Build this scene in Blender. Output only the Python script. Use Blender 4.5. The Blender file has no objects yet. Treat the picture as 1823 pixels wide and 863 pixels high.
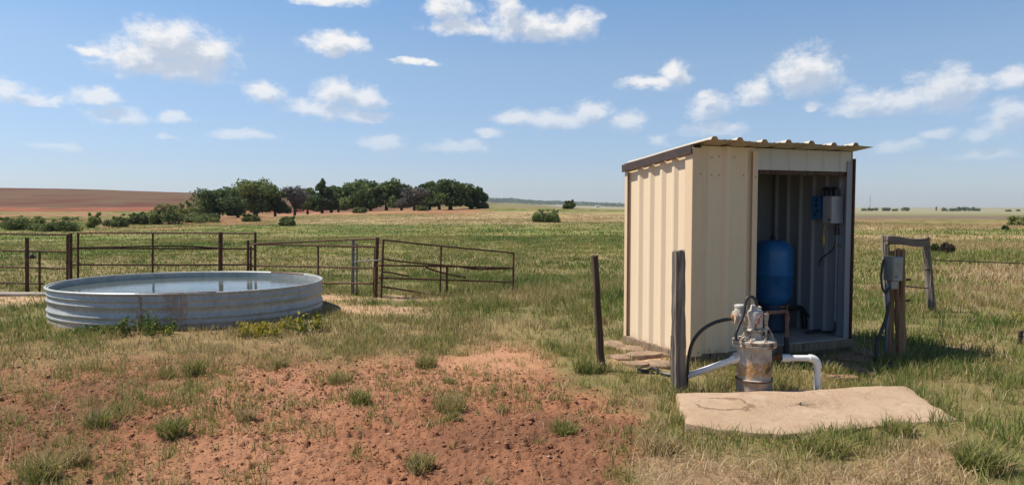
import bpy, math, random
import numpy as np
from mathutils import Vector, Matrix
R = math.radians
scene = bpy.context.scene
COL = scene.collection

# ------------------------------------------------------------------ camera, sky, sun, exposure
EYE = 1.6
FPX, CX, CY, HOR = 1280.0, 911.5, 431.5, 368.0          # photograph: focal length and horizon in its own pixels
PITCH = math.atan((CY - HOR) / FPX)
cam_d = bpy.data.cameras.new('camera'); cam = bpy.data.objects.new('camera', cam_d); COL.objects.link(cam)
cam_d.sensor_width = 36.0; cam_d.lens = 36.0 * FPX / 1823.0
cam_d.clip_start = 0.05; cam_d.clip_end = 20000
cam.location = (0, 0, EYE); cam.rotation_euler = (math.pi / 2 - PITCH, 0, 0)
scene.camera = cam

SUN_EL = R(57); SUN_DIR2 = Vector((-0.982, 0.19))       # towards the sun, on the ground
SUN_AZ = math.atan2(SUN_DIR2.x, SUN_DIR2.y)
sd = bpy.data.lights.new('sun', 'SUN'); so = bpy.data.objects.new('sun', sd); COL.objects.link(so)
sd.energy = 5.0; sd.angle = R(0.53); sd.color = (1.0, 0.945, 0.86)
to_sun = Vector((math.sin(SUN_AZ) * math.cos(SUN_EL), math.cos(SUN_AZ) * math.cos(SUN_EL), math.sin(SUN_EL)))
so.rotation_euler = to_sun.to_track_quat('Z', 'Y').to_euler(); so.location = to_sun * 30

scene.view_settings.view_transform = 'Standard'; scene.view_settings.look = 'None'
scene.view_settings.exposure = 0.36; scene.view_settings.gamma = 1.0
scene.render.engine = 'CYCLES'
scene.cycles.use_denoising = True
scene.cycles.max_bounces = 6; scene.cycles.diffuse_bounces = 3; scene.cycles.glossy_bounces = 3
scene.cycles.transparent_max_bounces = 8; scene.cycles.volume_bounces = 0

FWD = np.array([0, math.cos(PITCH), -math.sin(PITCH)]); UPV = np.array([0, math.sin(PITCH), math.cos(PITCH)])
def ray(px, py):
    return np.array([1.0, 0, 0]) * ((px - CX) / FPX) + UPV * (-(py - CY) / FPX) + FWD
def at(px, py, Y):
    "point seen at a photo pixel, at depth Y"
    d = ray(px, py); return Vector((d[0] * Y / d[1], Y, EYE + d[2] * Y / d[1]))
def G(px, py, z=0.0):
    "point of the level ground seen at a photo pixel"
    d = ray(px, py); t = (z - EYE) / d[2]; return Vector((d[0] * t, d[1] * t, z))
def to_px(X, Y, Z):
    dep = Y * FWD[1] + (Z - EYE) * FWD[2]; dep = np.where(dep < 0.2, 0.2, dep)
    return CX + FPX * X / dep, CY - FPX * (Y * UPV[1] + (Z - EYE) * UPV[2]) / dep

def build_world():
    w = bpy.data.worlds.new('World'); scene.world = w; w.use_nodes = True
    nt = w.node_tree; N = nt.nodes; L = nt.links; N.clear()
    out = N.new('ShaderNodeOutputWorld'); bg = N.new('ShaderNodeBackground'); bg.inputs[1].default_value = 0.083
    L.new(bg.outputs[0], out.inputs[0])
    sky = N.new('ShaderNodeTexSky'); sky.sky_type = 'NISHITA'; sky.sun_disc = False
    sky.sun_elevation = SUN_EL; sky.sun_rotation = SUN_AZ
    sky.altitude = 300; sky.air_density = 1.0; sky.dust_density = 0.25; sky.ozone_density = 3.0
    # ---- direction -> azimuth, elevation
    tc = N.new('ShaderNodeTexCoord'); sep = N.new('ShaderNodeSeparateXYZ'); L.new(tc.outputs['Generated'], sep.inputs[0])
    def M(op, a, b=None, c=None, tree=None):
        t = tree or nt
        n = t.nodes.new('ShaderNodeMath'); n.operation = op
        for i, v in enumerate((a, b, c)):
            if v is None: continue
            if isinstance(v, (int, float)): n.inputs[i].default_value = v
            else: t.links.new(v, n.inputs[i])
        return n.outputs[0]
    az = M('ARCTAN2', sep.outputs[0], sep.outputs[1]); el = M('ARCSINE', sep.outputs[2])
    com = N.new('ShaderNodeCombineXYZ'); L.new(az, com.inputs[0]); L.new(el, com.inputs[1]); L.new(el, com.inputs[2])
    # ---- cloud banks: (px, py, half width, half height, base py) measured on the photograph's sky
    banks = [(300,78,78,42,140),(232,98,72,30,142),(368,100,56,40,144),(165,92,34,13,108),(300,122,120,24,150),
             (596,80,58,22,104),(622,72,30,18,100),(585,0,66,14,14),(800,14,46,24,38),(822,50,60,16,66),(905,30,32,48,76),
             (965,52,76,28,80),(1032,45,38,30,78),(14,162,50,26,186),(64,176,34,14,190),(168,172,48,18,192),(108,182,22,11,192),
             (205,207,52,16,224),(305,210,32,11,221),(470,166,34,22,186),(600,166,42,26,194),(652,178,38,20,196),(562,192,64,16,212),
             (640,206,60,12,220),(430,240,60,10,250),(682,256,40,20,282),(990,214,88,20,244),(1050,202,38,24,240),(925,210,44,16,232),
             (870,238,28,9,248),(1115,216,32,20,242),(1158,148,56,13,166),(1202,130,30,22,164),(1435,132,64,44,176),(1342,166,32,28,190),
             (1262,190,42,26,216),(1275,230,52,16,248),(1255,168,16,12,182),(1682,162,86,42,206),(1600,182,66,24,208),(1530,186,48,25,210),
             (1800,140,42,22,162),(1795,212,56,36,256),(1740,244,34,13,260),(1662,240,34,12,252),(1600,262,46,14,276),(1180,250,24,14,264),
             (1446,190,20,9,200),(1760,276,60,10,286),(90,262,50,8,270),(740,112,40,7,118),(300,246,24,9,256),(820,262,60,12,276)]
    grp = bpy.data.node_groups.new('cloud_field', 'ShaderNodeTree')
    grp.interface.new_socket('P', in_out='INPUT', socket_type='NodeSocketVector')
    grp.interface.new_socket('D', in_out='OUTPUT', socket_type='NodeSocketFloat')
    gi = grp.nodes.new('NodeGroupInput'); go = grp.nodes.new('NodeGroupOutput')
    # domain warp
    nz = grp.nodes.new('ShaderNodeTexNoise'); nz.inputs['Scale'].default_value = 26; nz.inputs['Detail'].default_value = 5; nz.inputs['Roughness'].default_value = 0.55
    grp.links.new(gi.outputs[0], nz.inputs['Vector'])
    sb = grp.nodes.new('ShaderNodeVectorMath'); sb.operation = 'SUBTRACT'; sb.inputs[1].default_value = (.5, .5, .5); grp.links.new(nz.outputs['Color'], sb.inputs[0])
    ml = grp.nodes.new('ShaderNodeVectorMath'); ml.operation = 'MULTIPLY_ADD'; ml.inputs[1].default_value = (.050, .026, 0)
    grp.links.new(sb.outputs[0], ml.inputs[0]); grp.links.new(gi.outputs[0], ml.inputs[2])
    P = ml.outputs[0]
    acc = None
    for (cx, cy, rx, ry, base) in banks:
        def ae(px, py):
            d = ray(px, py); d = d / np.linalg.norm(d); return math.atan2(d[0], d[1]), math.asin(d[2])
        a0, e0 = ae(cx, cy); a1, _ = ae(cx + rx, cy); _, e1 = ae(cx, cy - ry); _, eb = ae(cx, base)
        sx, sy, sz = 1 / (a1 - a0), 1 / (e1 - e0), -2.2 / max(e1 - e0, 1e-3)
        v = grp.nodes.new('ShaderNodeVectorMath'); v.operation = 'MULTIPLY_ADD'
        v.inputs[1].default_value = (sx, sy, sz); v.inputs[2].default_value = (-a0 * sx, -e0 * sy, -(eb + (e1 - e0) * .25) * sz)
        grp.links.new(P, v.inputs[0])
        mx = grp.nodes.new('ShaderNodeVectorMath'); mx.operation = 'MAXIMUM'; mx.inputs[1].default_value = (-1e4, -1e4, 0); grp.links.new(v.outputs[0], mx.inputs[0])
        ln = grp.nodes.new('ShaderNodeVectorMath'); ln.operation = 'LENGTH'; grp.links.new(mx.outputs[0], ln.inputs[0])
        acc = ln.outputs['Value'] if acc is None else M('SMOOTH_MIN', acc, ln.outputs['Value'], 0.25, grp)
    n2 = grp.nodes.new('ShaderNodeTexNoise'); n2.inputs['Scale'].default_value = 34; n2.inputs['Detail'].default_value = 8; n2.inputs['Roughness'].default_value = 0.68
    mp = grp.nodes.new('ShaderNodeVectorMath'); mp.operation = 'MULTIPLY_ADD'; mp.inputs[1].default_value = (1, 1.5, 0); mp.inputs[2].default_value = (3.7, 1.2, 0)
    grp.links.new(gi.outputs[0], mp.inputs[0]); grp.links.new(mp.outputs[0], n2.inputs['Vector'])
    f = M('SUBTRACT', 1.0, acc, None, grp)
    nn = M('MULTIPLY_ADD', n2.outputs['Fac'], 1.9, -0.74, grp)
    D = M('ADD', f, nn, None, grp)
    grp.links.new(D, go.inputs[0])
    g1 = N.new('ShaderNodeGroup'); g1.node_tree = grp; L.new(com.outputs[0], g1.inputs[0])
    off = N.new('ShaderNodeVectorMath'); off.operation = 'ADD'; off.inputs[1].default_value = (-.010, .017, .017); L.new(com.outputs[0], off.inputs[0])
    g2 = N.new('ShaderNodeGroup'); g2.node_tree = grp; L.new(off.outputs[0], g2.inputs[0])
    def smooth(v, a, b, to0=0.0, to1=1.0):
        n = N.new('ShaderNodeMapRange'); n.interpolation_type = 'SMOOTHSTEP'; L.new(v, n.inputs['Value'])
        n.inputs['From Min'].default_value = a; n.inputs['From Max'].default_value = b
        n.inputs['To Min'].default_value = to0; n.inputs['To Max'].default_value = to1
        return n.outputs[0]
    alpha = smooth(g1.outputs[0], -0.12, 0.90)
    shade = smooth(g2.outputs[0], 0.05, 0.85)
    fade = smooth(el, 0.03, 0.20, 0.20, 0.93)
    alpha = M('MULTIPLY', alpha, fade)
    ramp = N.new('ShaderNodeMix'); ramp.data_type = 'RGBA'; L.new(shade, ramp.inputs[0])
    ramp.inputs[6].default_value = (9.2, 9.0, 8.8, 1); ramp.inputs[7].default_value = (5.2, 5.8, 6.8, 1)
    # sky tint by height: bluer low down, dimmed overhead to cut ambient light
    tint = N.new('ShaderNodeMix'); tint.data_type = 'RGBA'; tint.blend_type = 'MULTIPLY'; tint.inputs[0].default_value = 1.0
    L.new(sky.outputs[0], tint.inputs[6])
    elm = N.new('ShaderNodeMapRange'); L.new(el, elm.inputs['Value']); elm.inputs['From Min'].default_value = 0; elm.inputs['From Max'].default_value = 0.6
    sky_grade = N.new('ShaderNodeValToRGB'); L.new(elm.outputs[0], sky_grade.inputs[0]); cr = sky_grade.color_ramp
    stops = [(0, (.78, .85, 1.10)), (.10, (.88, .92, 1.12)), (.32, (1.22, 1.19, 1.18)), (.46, (1.08, 1.22, 1.30)), (1.0, (.72, .86, .98))]
    while len(cr.elements) < len(stops): cr.elements.new(.5)
    for e_, (p_, c_) in zip(cr.elements, stops): e_.position = p_; e_.color = (*c_, 1)
    L.new(sky_grade.outputs[0], tint.inputs[7])
    mix = N.new('ShaderNodeMix'); mix.data_type = 'RGBA'; L.new(alpha, mix.inputs[0]); L.new(tint.outputs[2], mix.inputs[6]); L.new(ramp.outputs[2], mix.inputs[7])
    L.new(mix.outputs[2], bg.inputs[0])
build_world()

# ------------------------------------------------------------------ helpers
rng = np.random.default_rng(7); rnd = random.Random(5)
def S(t):
    t = np.clip(t, 0, 1); return t * t * (3 - 2 * t)
def vnoise(x, y, seed=0):
    x = np.asarray(x, float); y = np.asarray(y, float)
    xi = np.floor(x); yi = np.floor(y); fx = x - xi; fy = y - yi
    xi = xi.astype(np.int64); yi = yi.astype(np.int64)
    def h(a, b):
        n = (a * 374761393 + b * 668265263 + seed * 974711) & 0xffffffff
        n = ((n ^ (n >> 13)) * 1274126177) & 0xffffffff
        n = n ^ (n >> 16)
        return (n & 0xffff) / 65535.0
    ux = fx * fx * (3 - 2 * fx); uy = fy * fy * (3 - 2 * fy)
    return (h(xi, yi) * (1 - ux) + h(xi + 1, yi) * ux) * (1 - uy) + (h(xi, yi + 1) * (1 - ux) + h(xi + 1, yi + 1) * ux) * uy
def fbm(x, y, seed=0, oct=4, gain=.5):
    s = 0; a = 1; t = 0
    for i in range(oct):
        s = s + a * vnoise(x * 2 ** i, y * 2 ** i, seed + i * 17); t += a; a *= gain
    return s / t

def tag(o, label=None, cat=None, group=None, kind=None):
    if label: o['label'] = label
    if cat: o['category'] = cat
    if group: o['group'] = group
    if kind: o['kind'] = kind
    return o
def empty(name, loc, rz=0.0, label=None, cat=None, group=None):
    o = bpy.data.objects.new(name, None); COL.objects.link(o); o.location = loc; o.rotation_euler = (0, 0, rz)
    o.empty_display_size = .2
    return tag(o, label, cat, group)
def copy_thing(o, loc, rz, label=None, scale=None):
    c = o.copy(); COL.objects.link(c); c.location = loc; c.rotation_euler = (0, 0, rz)
    if scale: c.scale = scale
    if label: c['label'] = label
    for ch in list(o.children):
        d = ch.copy(); COL.objects.link(d); d.parent = c
        for g in list(ch.children):
            e = g.copy(); COL.objects.link(e); e.parent = d
    return c

class MB:
    def __init__(s): s.v = []; s.f = []
    def add(s, vs, fs):
        b = len(s.v); s.v += [tuple(v) for v in vs]; s.f += [tuple(i + b for i in f) for f in fs]; return s
    def box(s, c, size, rz=0.0, M_=None):
        x, y, z = size[0] / 2, size[1] / 2, size[2] / 2
        vs = [Vector((a * x, b * y, d * z)) for d in (-1, 1) for b in (-1, 1) for a in (-1, 1)]
        m = M_ or Matrix.Rotation(rz, 3, 'Z')
        vs = [m @ v + Vector(c) for v in vs]
        return s.add(vs, [(0, 2, 3, 1), (4, 5, 7, 6), (0, 1, 5, 4), (2, 6, 7, 3), (0, 4, 6, 2), (1, 3, 7, 5)])
    def beam(s, p, q, w, h, up=(0, 0, 1)):
        p = Vector(p); q = Vector(q); d = q - p; L = d.length; d.normalize()
        u = Vector(up); x = d.cross(u).normalized(); z = x.cross(d)
        m = Matrix((x, d, z)).transposed()
        return s.box((p + q) / 2, (w, L, h), M_=m)
    def tube(s, pts, r, n=10, cap=True, wob=0.0, seed=0):
        pts = [Vector(p) for p in pts]; rs = r if isinstance(r, (list, tuple)) else [r] * len(pts)
        b = len(s.v); rr = random.Random(seed); prof = [1 + wob * (rr.random() - .5) * 2 for _ in range(n)]
        t0 = (pts[1] - pts[0]).normalized(); ref = Vector((0, 0, 1)) if abs(t0.z) < .9 else Vector((1, 0, 0))
        x = t0.cross(ref).normalized()
        for i, p in enumerate(pts):
            t = (pts[min(i + 1, len(pts) - 1)] - pts[max(i - 1, 0)]).normalized()
            x = (x - t * x.dot(t)).normalized(); y = t.cross(x)
            for k in range(n):
                a = 2 * math.pi * k / n; q = rs[i] * prof[k] * (1 + wob * .35 * (rr.random() - .5))
                s.v.append(tuple(p + x * math.cos(a) * q + y * math.sin(a) * q))
        for i in range(len(pts) - 1):
            for k in range(n):
                a = b + i * n + k; c = b + i * n + (k + 1) % n; s.f.append((a, c, c + n, a + n))
        if cap:
            s.f.append(tuple(b + k for k in range(n))[::-1]); e = b + (len(pts) - 1) * n; s.f.append(tuple(e + k for k in range(n)))
        return s
    def lathe(s, prof, n=24, c=(0, 0, 0), M_=None, close=True):
        b = len(s.v); c = Vector(c)
        for (r, z) in prof:
            for k in range(n):
                a = 2 * math.pi * k / n; v = Vector((r * math.cos(a), r * math.sin(a), z))
                s.v.append(tuple((M_ @ v if M_ else v) + c))
        for i in range(len(prof) - 1):
            for k in range(n):
                a = b + i * n + k; d = b + i * n + (k + 1) % n; s.f.append((a, d, d + n, a + n))
        if close:
            s.f.append(tuple(b + k for k in range(n))[::-1]); e = b + (len(prof) - 1) * n; s.f.append(tuple(e + k for k in range(n)))
        return s
    def build(s, name, mat, parent=None, bevel=0.0, smooth=35, solid=0.0):
        me = bpy.data.meshes.new(name); me.from_pydata(s.v, [], s.f); me.validate(); me.update()
        if smooth:
            me.polygons.foreach_set('use_smooth', [True] * len(me.polygons)); me.set_sharp_from_angle(angle=R(smooth))
        o = bpy.data.objects.new(name, me); COL.objects.link(o); me.materials.append(mat)
        if parent: o.parent = parent
        if solid:
            m = o.modifiers.new('solid', 'SOLIDIFY'); m.thickness = solid; m.offset = 0
        if bevel:
            m = o.modifiers.new('bevel', 'BEVEL'); m.width = bevel; m.segments = 2; m.limit_method = 'ANGLE'; m.angle_limit = R(40)
        return o
def raw_mesh(name, verts, loops, starts, totals, mat, attrs=None, smooth=False):
    me = bpy.data.meshes.new(name)
    me.vertices.add(len(verts)); me.vertices.foreach_set('co', np.asarray(verts, np.float32).ravel())
    me.loops.add(len(loops)); me.loops.foreach_set('vertex_index', np.asarray(loops, np.int32))
    me.polygons.add(len(starts)); me.polygons.foreach_set('loop_start', np.asarray(starts, np.int32)); me.polygons.foreach_set('loop_total', np.asarray(totals, np.int32))
    if smooth: me.polygons.foreach_set('use_smooth', np.ones(len(starts), bool))
    for k, (typ, data) in (attrs or {}).items():
        a = me.attributes.new(k, typ, 'POINT')
        a.data.foreach_set('color' if typ == 'FLOAT_COLOR' else 'value', np.asarray(data, np.float32).ravel())
    me.update(calc_edges=True)
    me.materials.append(mat)
    o = bpy.data.objects.new(name, me); COL.objects.link(o); return o

# ------------------------------------------------------------------ materials
class NT:
    def __init__(s, name):
        s.m = bpy.data.materials.new(name); s.m.use_nodes = True; s.t = s.m.node_tree; s.N = s.t.nodes; s.L = s.t.links
        s.b = s.N['Principled BSDF']; s.tc = s.N.new('ShaderNodeTexCoord')
    def n(s, typ, **kw):
        x = s.N.new(typ)
        for k, v in kw.items(): setattr(x, k, v)
        return x
    def put(s, sock, v):
        if hasattr(v, 'is_output'): s.L.new(v, sock)
        else: sock.default_value = v
    def math(s, op, a, b=0.0, c=0.0):
        x = s.n('ShaderNodeMath', operation=op); s.put(x.inputs[0], a); s.put(x.inputs[1], b); s.put(x.inputs[2], c); return x.outputs[0]
    def map(s, scale=(1, 1, 1), loc=(0, 0, 0), src='Object'):
        x = s.n('ShaderNodeMapping'); s.L.new(s.tc.outputs[src], x.inputs[0]); x.inputs['Scale'].default_value = scale; x.inputs['Location'].default_value = loc; return x.outputs[0]
    def noise(s, scale, detail=4, rough=.55, vec=None, dist=0.0):
        x = s.n('ShaderNodeTexNoise'); x.inputs['Scale'].default_value = scale; x.inputs['Detail'].default_value = detail; x.inputs['Roughness'].default_value = rough
        x.inputs['Distortion'].default_value = dist
        s.L.new(vec if vec is not None else s.tc.outputs['Object'], x.inputs['Vector']); return x.outputs['Fac']
    def ramp(s, fac, stops, interp='LINEAR'):
        x = s.n('ShaderNodeValToRGB'); r = x.color_ramp; r.interpolation = interp
        while len(r.elements) < len(stops): r.elements.new(.5)
        for e, (p, c) in zip(r.elements, stops):
            e.position = p; e.color = (*c, 1) if len(c) == 3 else c
        s.L.new(fac, x.inputs[0]); return x.outputs[0]
    def mix(s, fac, a, b, blend='MIX'):
        x = s.n('ShaderNodeMix', data_type='RGBA', blend_type=blend); s.put(x.inputs[0], fac)
        for i, v in ((6, a), (7, b)): s.put(x.inputs[i], (*v, 1) if isinstance(v, tuple) and len(v) == 3 else v)
        return x.outputs[2]
    def step(s, v, a, b, t0=0.0, t1=1.0):
        x = s.n('ShaderNodeMapRange', interpolation_type='SMOOTHSTEP'); s.put(x.inputs['Value'], v)
        for k, q in (('From Min', a), ('From Max', b), ('To Min', t0), ('To Max', t1)): x.inputs[k].default_value = q
        return x.outputs[0]
    def bump(s, h, strength=.3, dist=.01):
        x = s.n('ShaderNodeBump'); x.inputs['Strength'].default_value = strength; x.inputs['Distance'].default_value = dist; s.L.new(h, x.inputs['Height']); s.L.new(x.outputs[0], s.b.inputs['Normal'])
    def done(s, col, rough=.6, metal=0.0, spec=.5):
        s.put(s.b.inputs['Base Color'], (*col, 1) if isinstance(col, tuple) and len(col) == 3 else col)
        s.put(s.b.inputs['Roughness'], rough); s.put(s.b.inputs['Metallic'], metal); s.put(s.b.inputs['Specular IOR Level'], spec)
        return s.m
def lin(r, g, b):
    f = lambda c: ((c / 255 + .055) / 1.055) ** 2.4 if c > 10 else c / 255 / 12.92
    return (f(r), f(g), f(b))

MT = {}
def m_painted(name, col, dirt=(.30, .22, .14), streak=.25, rough=.5, low=None):
    t = NT(name)
    a = t.noise(2.2, 5, .6); st = t.noise(3.0, 6, .65, t.map((9, 9, .35)))
    c = t.mix(t.step(a, .35, .75, 0, .18), col, tuple(x * .80 for x in col))
    c = t.mix(t.step(st, .54, .80, 0, streak), c, dirt)
    sp = t.noise(60, 2, .5); c = t.mix(t.step(sp, .72, .80, 0, .35), c, dirt)
    if low:
        z = t.n('ShaderNodeSeparateXYZ'); t.L.new(t.tc.outputs['Object'], z.inputs[0])
        k = t.math('ADD', z.outputs[2], t.math('MULTIPLY', t.noise(7, 4), .25))
        c = t.mix(t.step(k, low, low + .22, .65, 0), c, dirt)
    t.bump(t.noise(5, 3), .12, .01)
    return t.done(c, t.step(a, .3, .7, rough - .06, rough + .1))
def m_wood(name, c0, c1, c2, sc=1.0):
    t = NT(name)
    g = t.noise(1.0, 8, .7, t.map((24 * sc, 24 * sc, 1.5)), .8); big = t.noise(4, 4)
    c = t.ramp(g, [(.30, c0), (.5, c1), (.72, c2)])
    c = t.mix(t.step(big, .45, .7, 0, .5), c, c1)
    crack = t.noise(1.0, 3, .5, t.map((34 * sc, 34 * sc, 1.1), (5, 2, 0)))
    c = t.mix(t.step(crack, .62, .70, 0, .85), c, tuple(x * .25 for x in c0))
    t.bump(t.math('SUBTRACT', g, t.step(crack, .6, .7, 0, .8)), .7, .012)
    return t.done(c, .85, 0, .25)
def m_rust(name, c0=(.050, .026, .019), c1=(.115, .048, .027), c2=(.19, .085, .045)):
    t = NT(name); a = t.noise(14, 6, .65)
    c = t.ramp(a, [(.32, c0), (.52, c1), (.72, c2)])
    t.bump(t.noise(120, 3), .25, .003)
    return t.done(c, .75, .15, .4)
def m_plain(name, col, rough=.5, metal=0.0, var=.25, scale=9, bump=.1, spec=.5):
    t = NT(name); a = t.noise(scale, 5, .6)
    c = t.ramp(a, [(.3, tuple(x * (1 - var) for x in col)), (.7, tuple(min(1, x * (1 + var)) for x in col))])
    t.bump(t.noise(scale * 6, 3), bump, .004)
    return t.done(c, t.step(a, .3, .7, max(.04, rough - .08), rough + .08), metal, spec)
def m_leaf(name, stops, trans=.3, attr='hue'):
    t = NT(name); a = t.n('ShaderNodeAttribute', attribute_name=attr)
    c = t.ramp(a.outputs['Fac'], stops)
    t.L.new(c, t.b.inputs['Base Color']); t.b.inputs['Roughness'].default_value = .7; t.b.inputs['Specular IOR Level'].default_value = .12
    tr = t.n('ShaderNodeBsdfTranslucent'); t.L.new(c, tr.inputs[0]); mx = t.n('ShaderNodeMixShader'); mx.inputs[0].default_value = trans
    t.L.new(t.b.outputs[0], mx.inputs[1]); t.L.new(tr.outputs[0], mx.inputs[2]); t.L.new(mx.outputs[0], t.N['Material Output'].inputs[0])
    return t.m

MT['beige'] = m_painted('beige_painted_steel', (.76, .605, .41), (.38, .26, .16), .24, .48, low=.09)
MT['trim'] = m_painted('beige_trim', (.70, .525, .335), (.34, .24, .14), .18, .5, low=.02)
MT['brown_trim'] = m_plain('brown_trim', (.062, .038, .030), .5)
MT['red_trim'] = m_rust('red_brown_trim', (.05, .02, .016), (.09, .034, .026), (.13, .05, .035))
MT['roof'] = m_painted('roof_steel', (.47, .41, .33), (.25, .2, .15), .3, .45)
MT['header'] = m_painted('white_header_steel', (.52, .515, .47), (.25, .22, .18), .5, .5)
MT['galv_in'] = m_painted('galvanised_lining', (.25, .27, .29), (.15, .14, .125), .45, .5)
MT['skid'] = m_wood('skid_timber', (.12, .085, .055), (.24, .17, .11), (.33, .25, .17))
MT['wood_grey'] = m_wood('weathered_grey_wood', (.055, .044, .036), (.20, .165, .132), (.40, .345, .285))
MT['wood_brown'] = m_wood('weathered_brown_wood', (.085, .048, .028), (.27, .155, .085), (.44, .29, .18))
MT['wood_dark'] = m_wood('dark_wood', (.035, .022, .016), (.085, .055, .038), (.16, .11, .08))
MT['rust'] = m_rust('rusty_pipe')
MT['rust_orange'] = m_rust('orange_rust', (.10, .045, .02), (.33, .13, .03), (.48, .22, .05))
MT['galv_post'] = m_plain('grey_steel', (.20, .19, .175), .55, .4)
MT['pvc'] = m_painted('white_plastic', (.76, .74, .70), (.40, .30, .2), .25, .38)
MT['rubber'] = m_plain('black_rubber', (.022, .022, .024), .45, 0, .2)
MT['blue'] = m_plain('blue_paint', (.018, .125, .30), .34, 0, .18, 5, .04)
MT['dark_blue'] = m_plain('dark_blue_stand_paint', (.010, .035, .075), .5, 0, .3, 6, .1)
MT['blue_box'] = m_plain('blue_box_paint', (.03, .15, .33), .45, 0, .12, 5, .04)
MT['grey_box'] = m_plain('grey_box_paint', (.30, .31, .32), .45, .1, .12, 6, .05)
MT['meter'] = m_plain('meter_box_steel', (.27, .28, .265), .45, .3, .25, 8, .1)
MT['yellow'] = m_plain('yellow_paint', (.55, .42, .06), .5)
MT['floor_conc'] = m_plain('floor_concrete', (.33, .28, .225), .85, 0, .22, 6, .2)
MT['copper'] = m_rust('rusty_water_pipe', (.13, .06, .04), (.24, .115, .08), (.33, .18, .13))
MT['conduit'] = m_plain('blue_grey_conduit', (.16, .20, .25), .45, .2)
MT['stone'] = m_plain('flagstone', (.27, .18, .12), .9, 0, .3, 9, .6, .2)
MT['stone_red'] = m_plain('red_flagstone', (.27, .145, .09), .9, 0, .3, 9, .6, .2)

def m_tank():
    t = NT('galvanised_steel')
    vo = t.n('ShaderNodeTexVoronoi'); vo.inputs['Scale'].default_value = 38; t.L.new(t.tc.outputs['Object'], vo.inputs['Vector'])
    sp = t.noise(5, 6, .6); st = t.noise(2.0, 5, .65, t.map((7, 7, .8)))
    c = t.ramp(sp, [(.3, (.33, .335, .315)), (.7, (.47, .47, .44))])
    vb = t.n('ShaderNodeRGBToBW'); t.L.new(vo.outputs['Color'], vb.inputs[0]); c = t.mix(.14, c, vb.outputs[0], 'OVERLAY')
    c = t.mix(t.step(st, .56, .78, 0, .45), c, (.33, .30, .25))
    # rust runs at two seams on the camera side, and a chalky foot on the left
    ob = t.n('ShaderNodeSeparateXYZ'); t.L.new(t.tc.outputs['Object'], ob.inputs[0]); x, y, z = ob.outputs
    front = t.step(y, -.8, -1.2)
    wob = t.math('MULTIPLY', t.math('SUBTRACT', t.noise(9, 4), .5), .16)
    k = None
    for (x0, hw) in ((.06, .04), (.58, .07), (.48, .17)):
        d = t.math('ABSOLUTE', t.math('ADD', t.math('SUBTRACT', x, x0), wob)); q = t.step(d, hw, hw * .35)
        k = q if k is None else t.math('MAXIMUM', k, t.math('MULTIPLY', q, .75))
    k = t.math('MULTIPLY', t.math('MULTIPLY', k, front), t.step(t.noise(12, 5, .7), .30, .62))
    c = t.mix(t.math('MULTIPLY', k, .85), c, (.30, .165, .09))
    low = t.step(t.math('ADD', z, t.math('MULTIPLY', t.noise(6, 4), .12)), .20, .08)
    c = t.mix(t.math('MULTIPLY', low, .75), c, (.45, .37, .28))
    met = t.math('SUBTRACT', .22, t.math('MAXIMUM', t.math('MULTIPLY', k, .7), t.math('MULTIPLY', low, .6)))
    t.bump(sp, .08, .01)
    return t.done(c, t.step(sp, .3, .7, .40, .56), met)
MT['tank'] = m_tank()
def m_water():
    t = NT('tank_water'); w = t.noise(5, 3, .5, t.map((1, 2.2, 1))); w2 = t.noise(22, 2, .5)
    t.bump(t.math('ADD', w, t.math('MULTIPLY', w2, .25)), .10, .03)
    t.b.inputs['IOR'].default_value = 1.33
    return t.done((.085, .10, .085), .03, 0, .5)
MT['water'] = m_water()
def m_slab():
    t = NT('tan_concrete'); a = t.noise(1.6, 6, .6); b = t.noise(11, 6, .65); d = t.noise(2.4, 5, .6, t.map((1, 1, 1), (4, 1, 0)))
    c = t.ramp(a, [(.3, (.38, .255, .16)), (.7, (.475, .345, .23))])
    c = t.mix(t.step(b, .48, .70, 0, .55), c, (.31, .195, .115)); c = t.mix(t.step(t.noise(4.5, 6, .7, t.map((1, 1, 1), (9, 2, 0))), .56, .68, 0, .5), c, (.52, .41, .30))
    c = t.mix(t.step(d, .58, .72, 0, .5), c, (.33, .2, .12))
    # a ring-shaped crack stain
    ob = t.n('ShaderNodeSeparateXYZ'); t.L.new(t.tc.outputs['Object'], ob.inputs[0])
    w = t.math('MULTIPLY', t.math('SUBTRACT', t.noise(7, 5, .6), .5), .22)
    dx = t.math('MULTIPLY', t.math('SUBTRACT', ob.outputs[0], -.62), .75); dy = t.math('SUBTRACT', ob.outputs[1], -.05)
    r = t.math('ADD', t.math('SQRT', t.math('ADD', t.math('MULTIPLY', dx, dx), t.math('MULTIPLY', dy, dy))), w)
    ring = t.math('MULTIPLY', t.step(t.math('ABSOLUTE', t.math('SUBTRACT', r, .16)), .022, .006), t.step(t.noise(8, 3), .40, .5))
    c = t.mix(t.math('MULTIPLY', ring, .7), c, (.19, .11, .065))
    pit = t.noise(70, 2, .5); c = t.mix(t.step(pit, .70, .76, 0, .6), c, (.2, .12, .07))
    t.bump(t.math('ADD', t.math('ADD', b, t.noise(45, 4, .7)), t.math('MULTIPLY', ring, -.8)), .7, .014)
    return t.done(c, .9, 0, .2)
MT['slab'] = m_slab()
def m_pump():
    t = NT('chalky_painted_iron'); a = t.noise(10, 6, .65); b = t.noise(22, 5, .7)
    c = t.ramp(a, [(.3, (.33, .28, .22)), (.62, (.55, .49, .41))])
    c = t.mix(t.step(b, .47, .62, 0, .85), c, (.32, .205, .115))
    c = t.mix(t.step(t.noise(16, 5, .7, t.map((1, 1, 1), (3, 7, 1))), .54, .64, 0, .9), c, (.17, .085, .04))
    t.bump(b, .6, .010)
    return t.done(c, .85, 0, .25)
MT['pump'] = m_pump()
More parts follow.
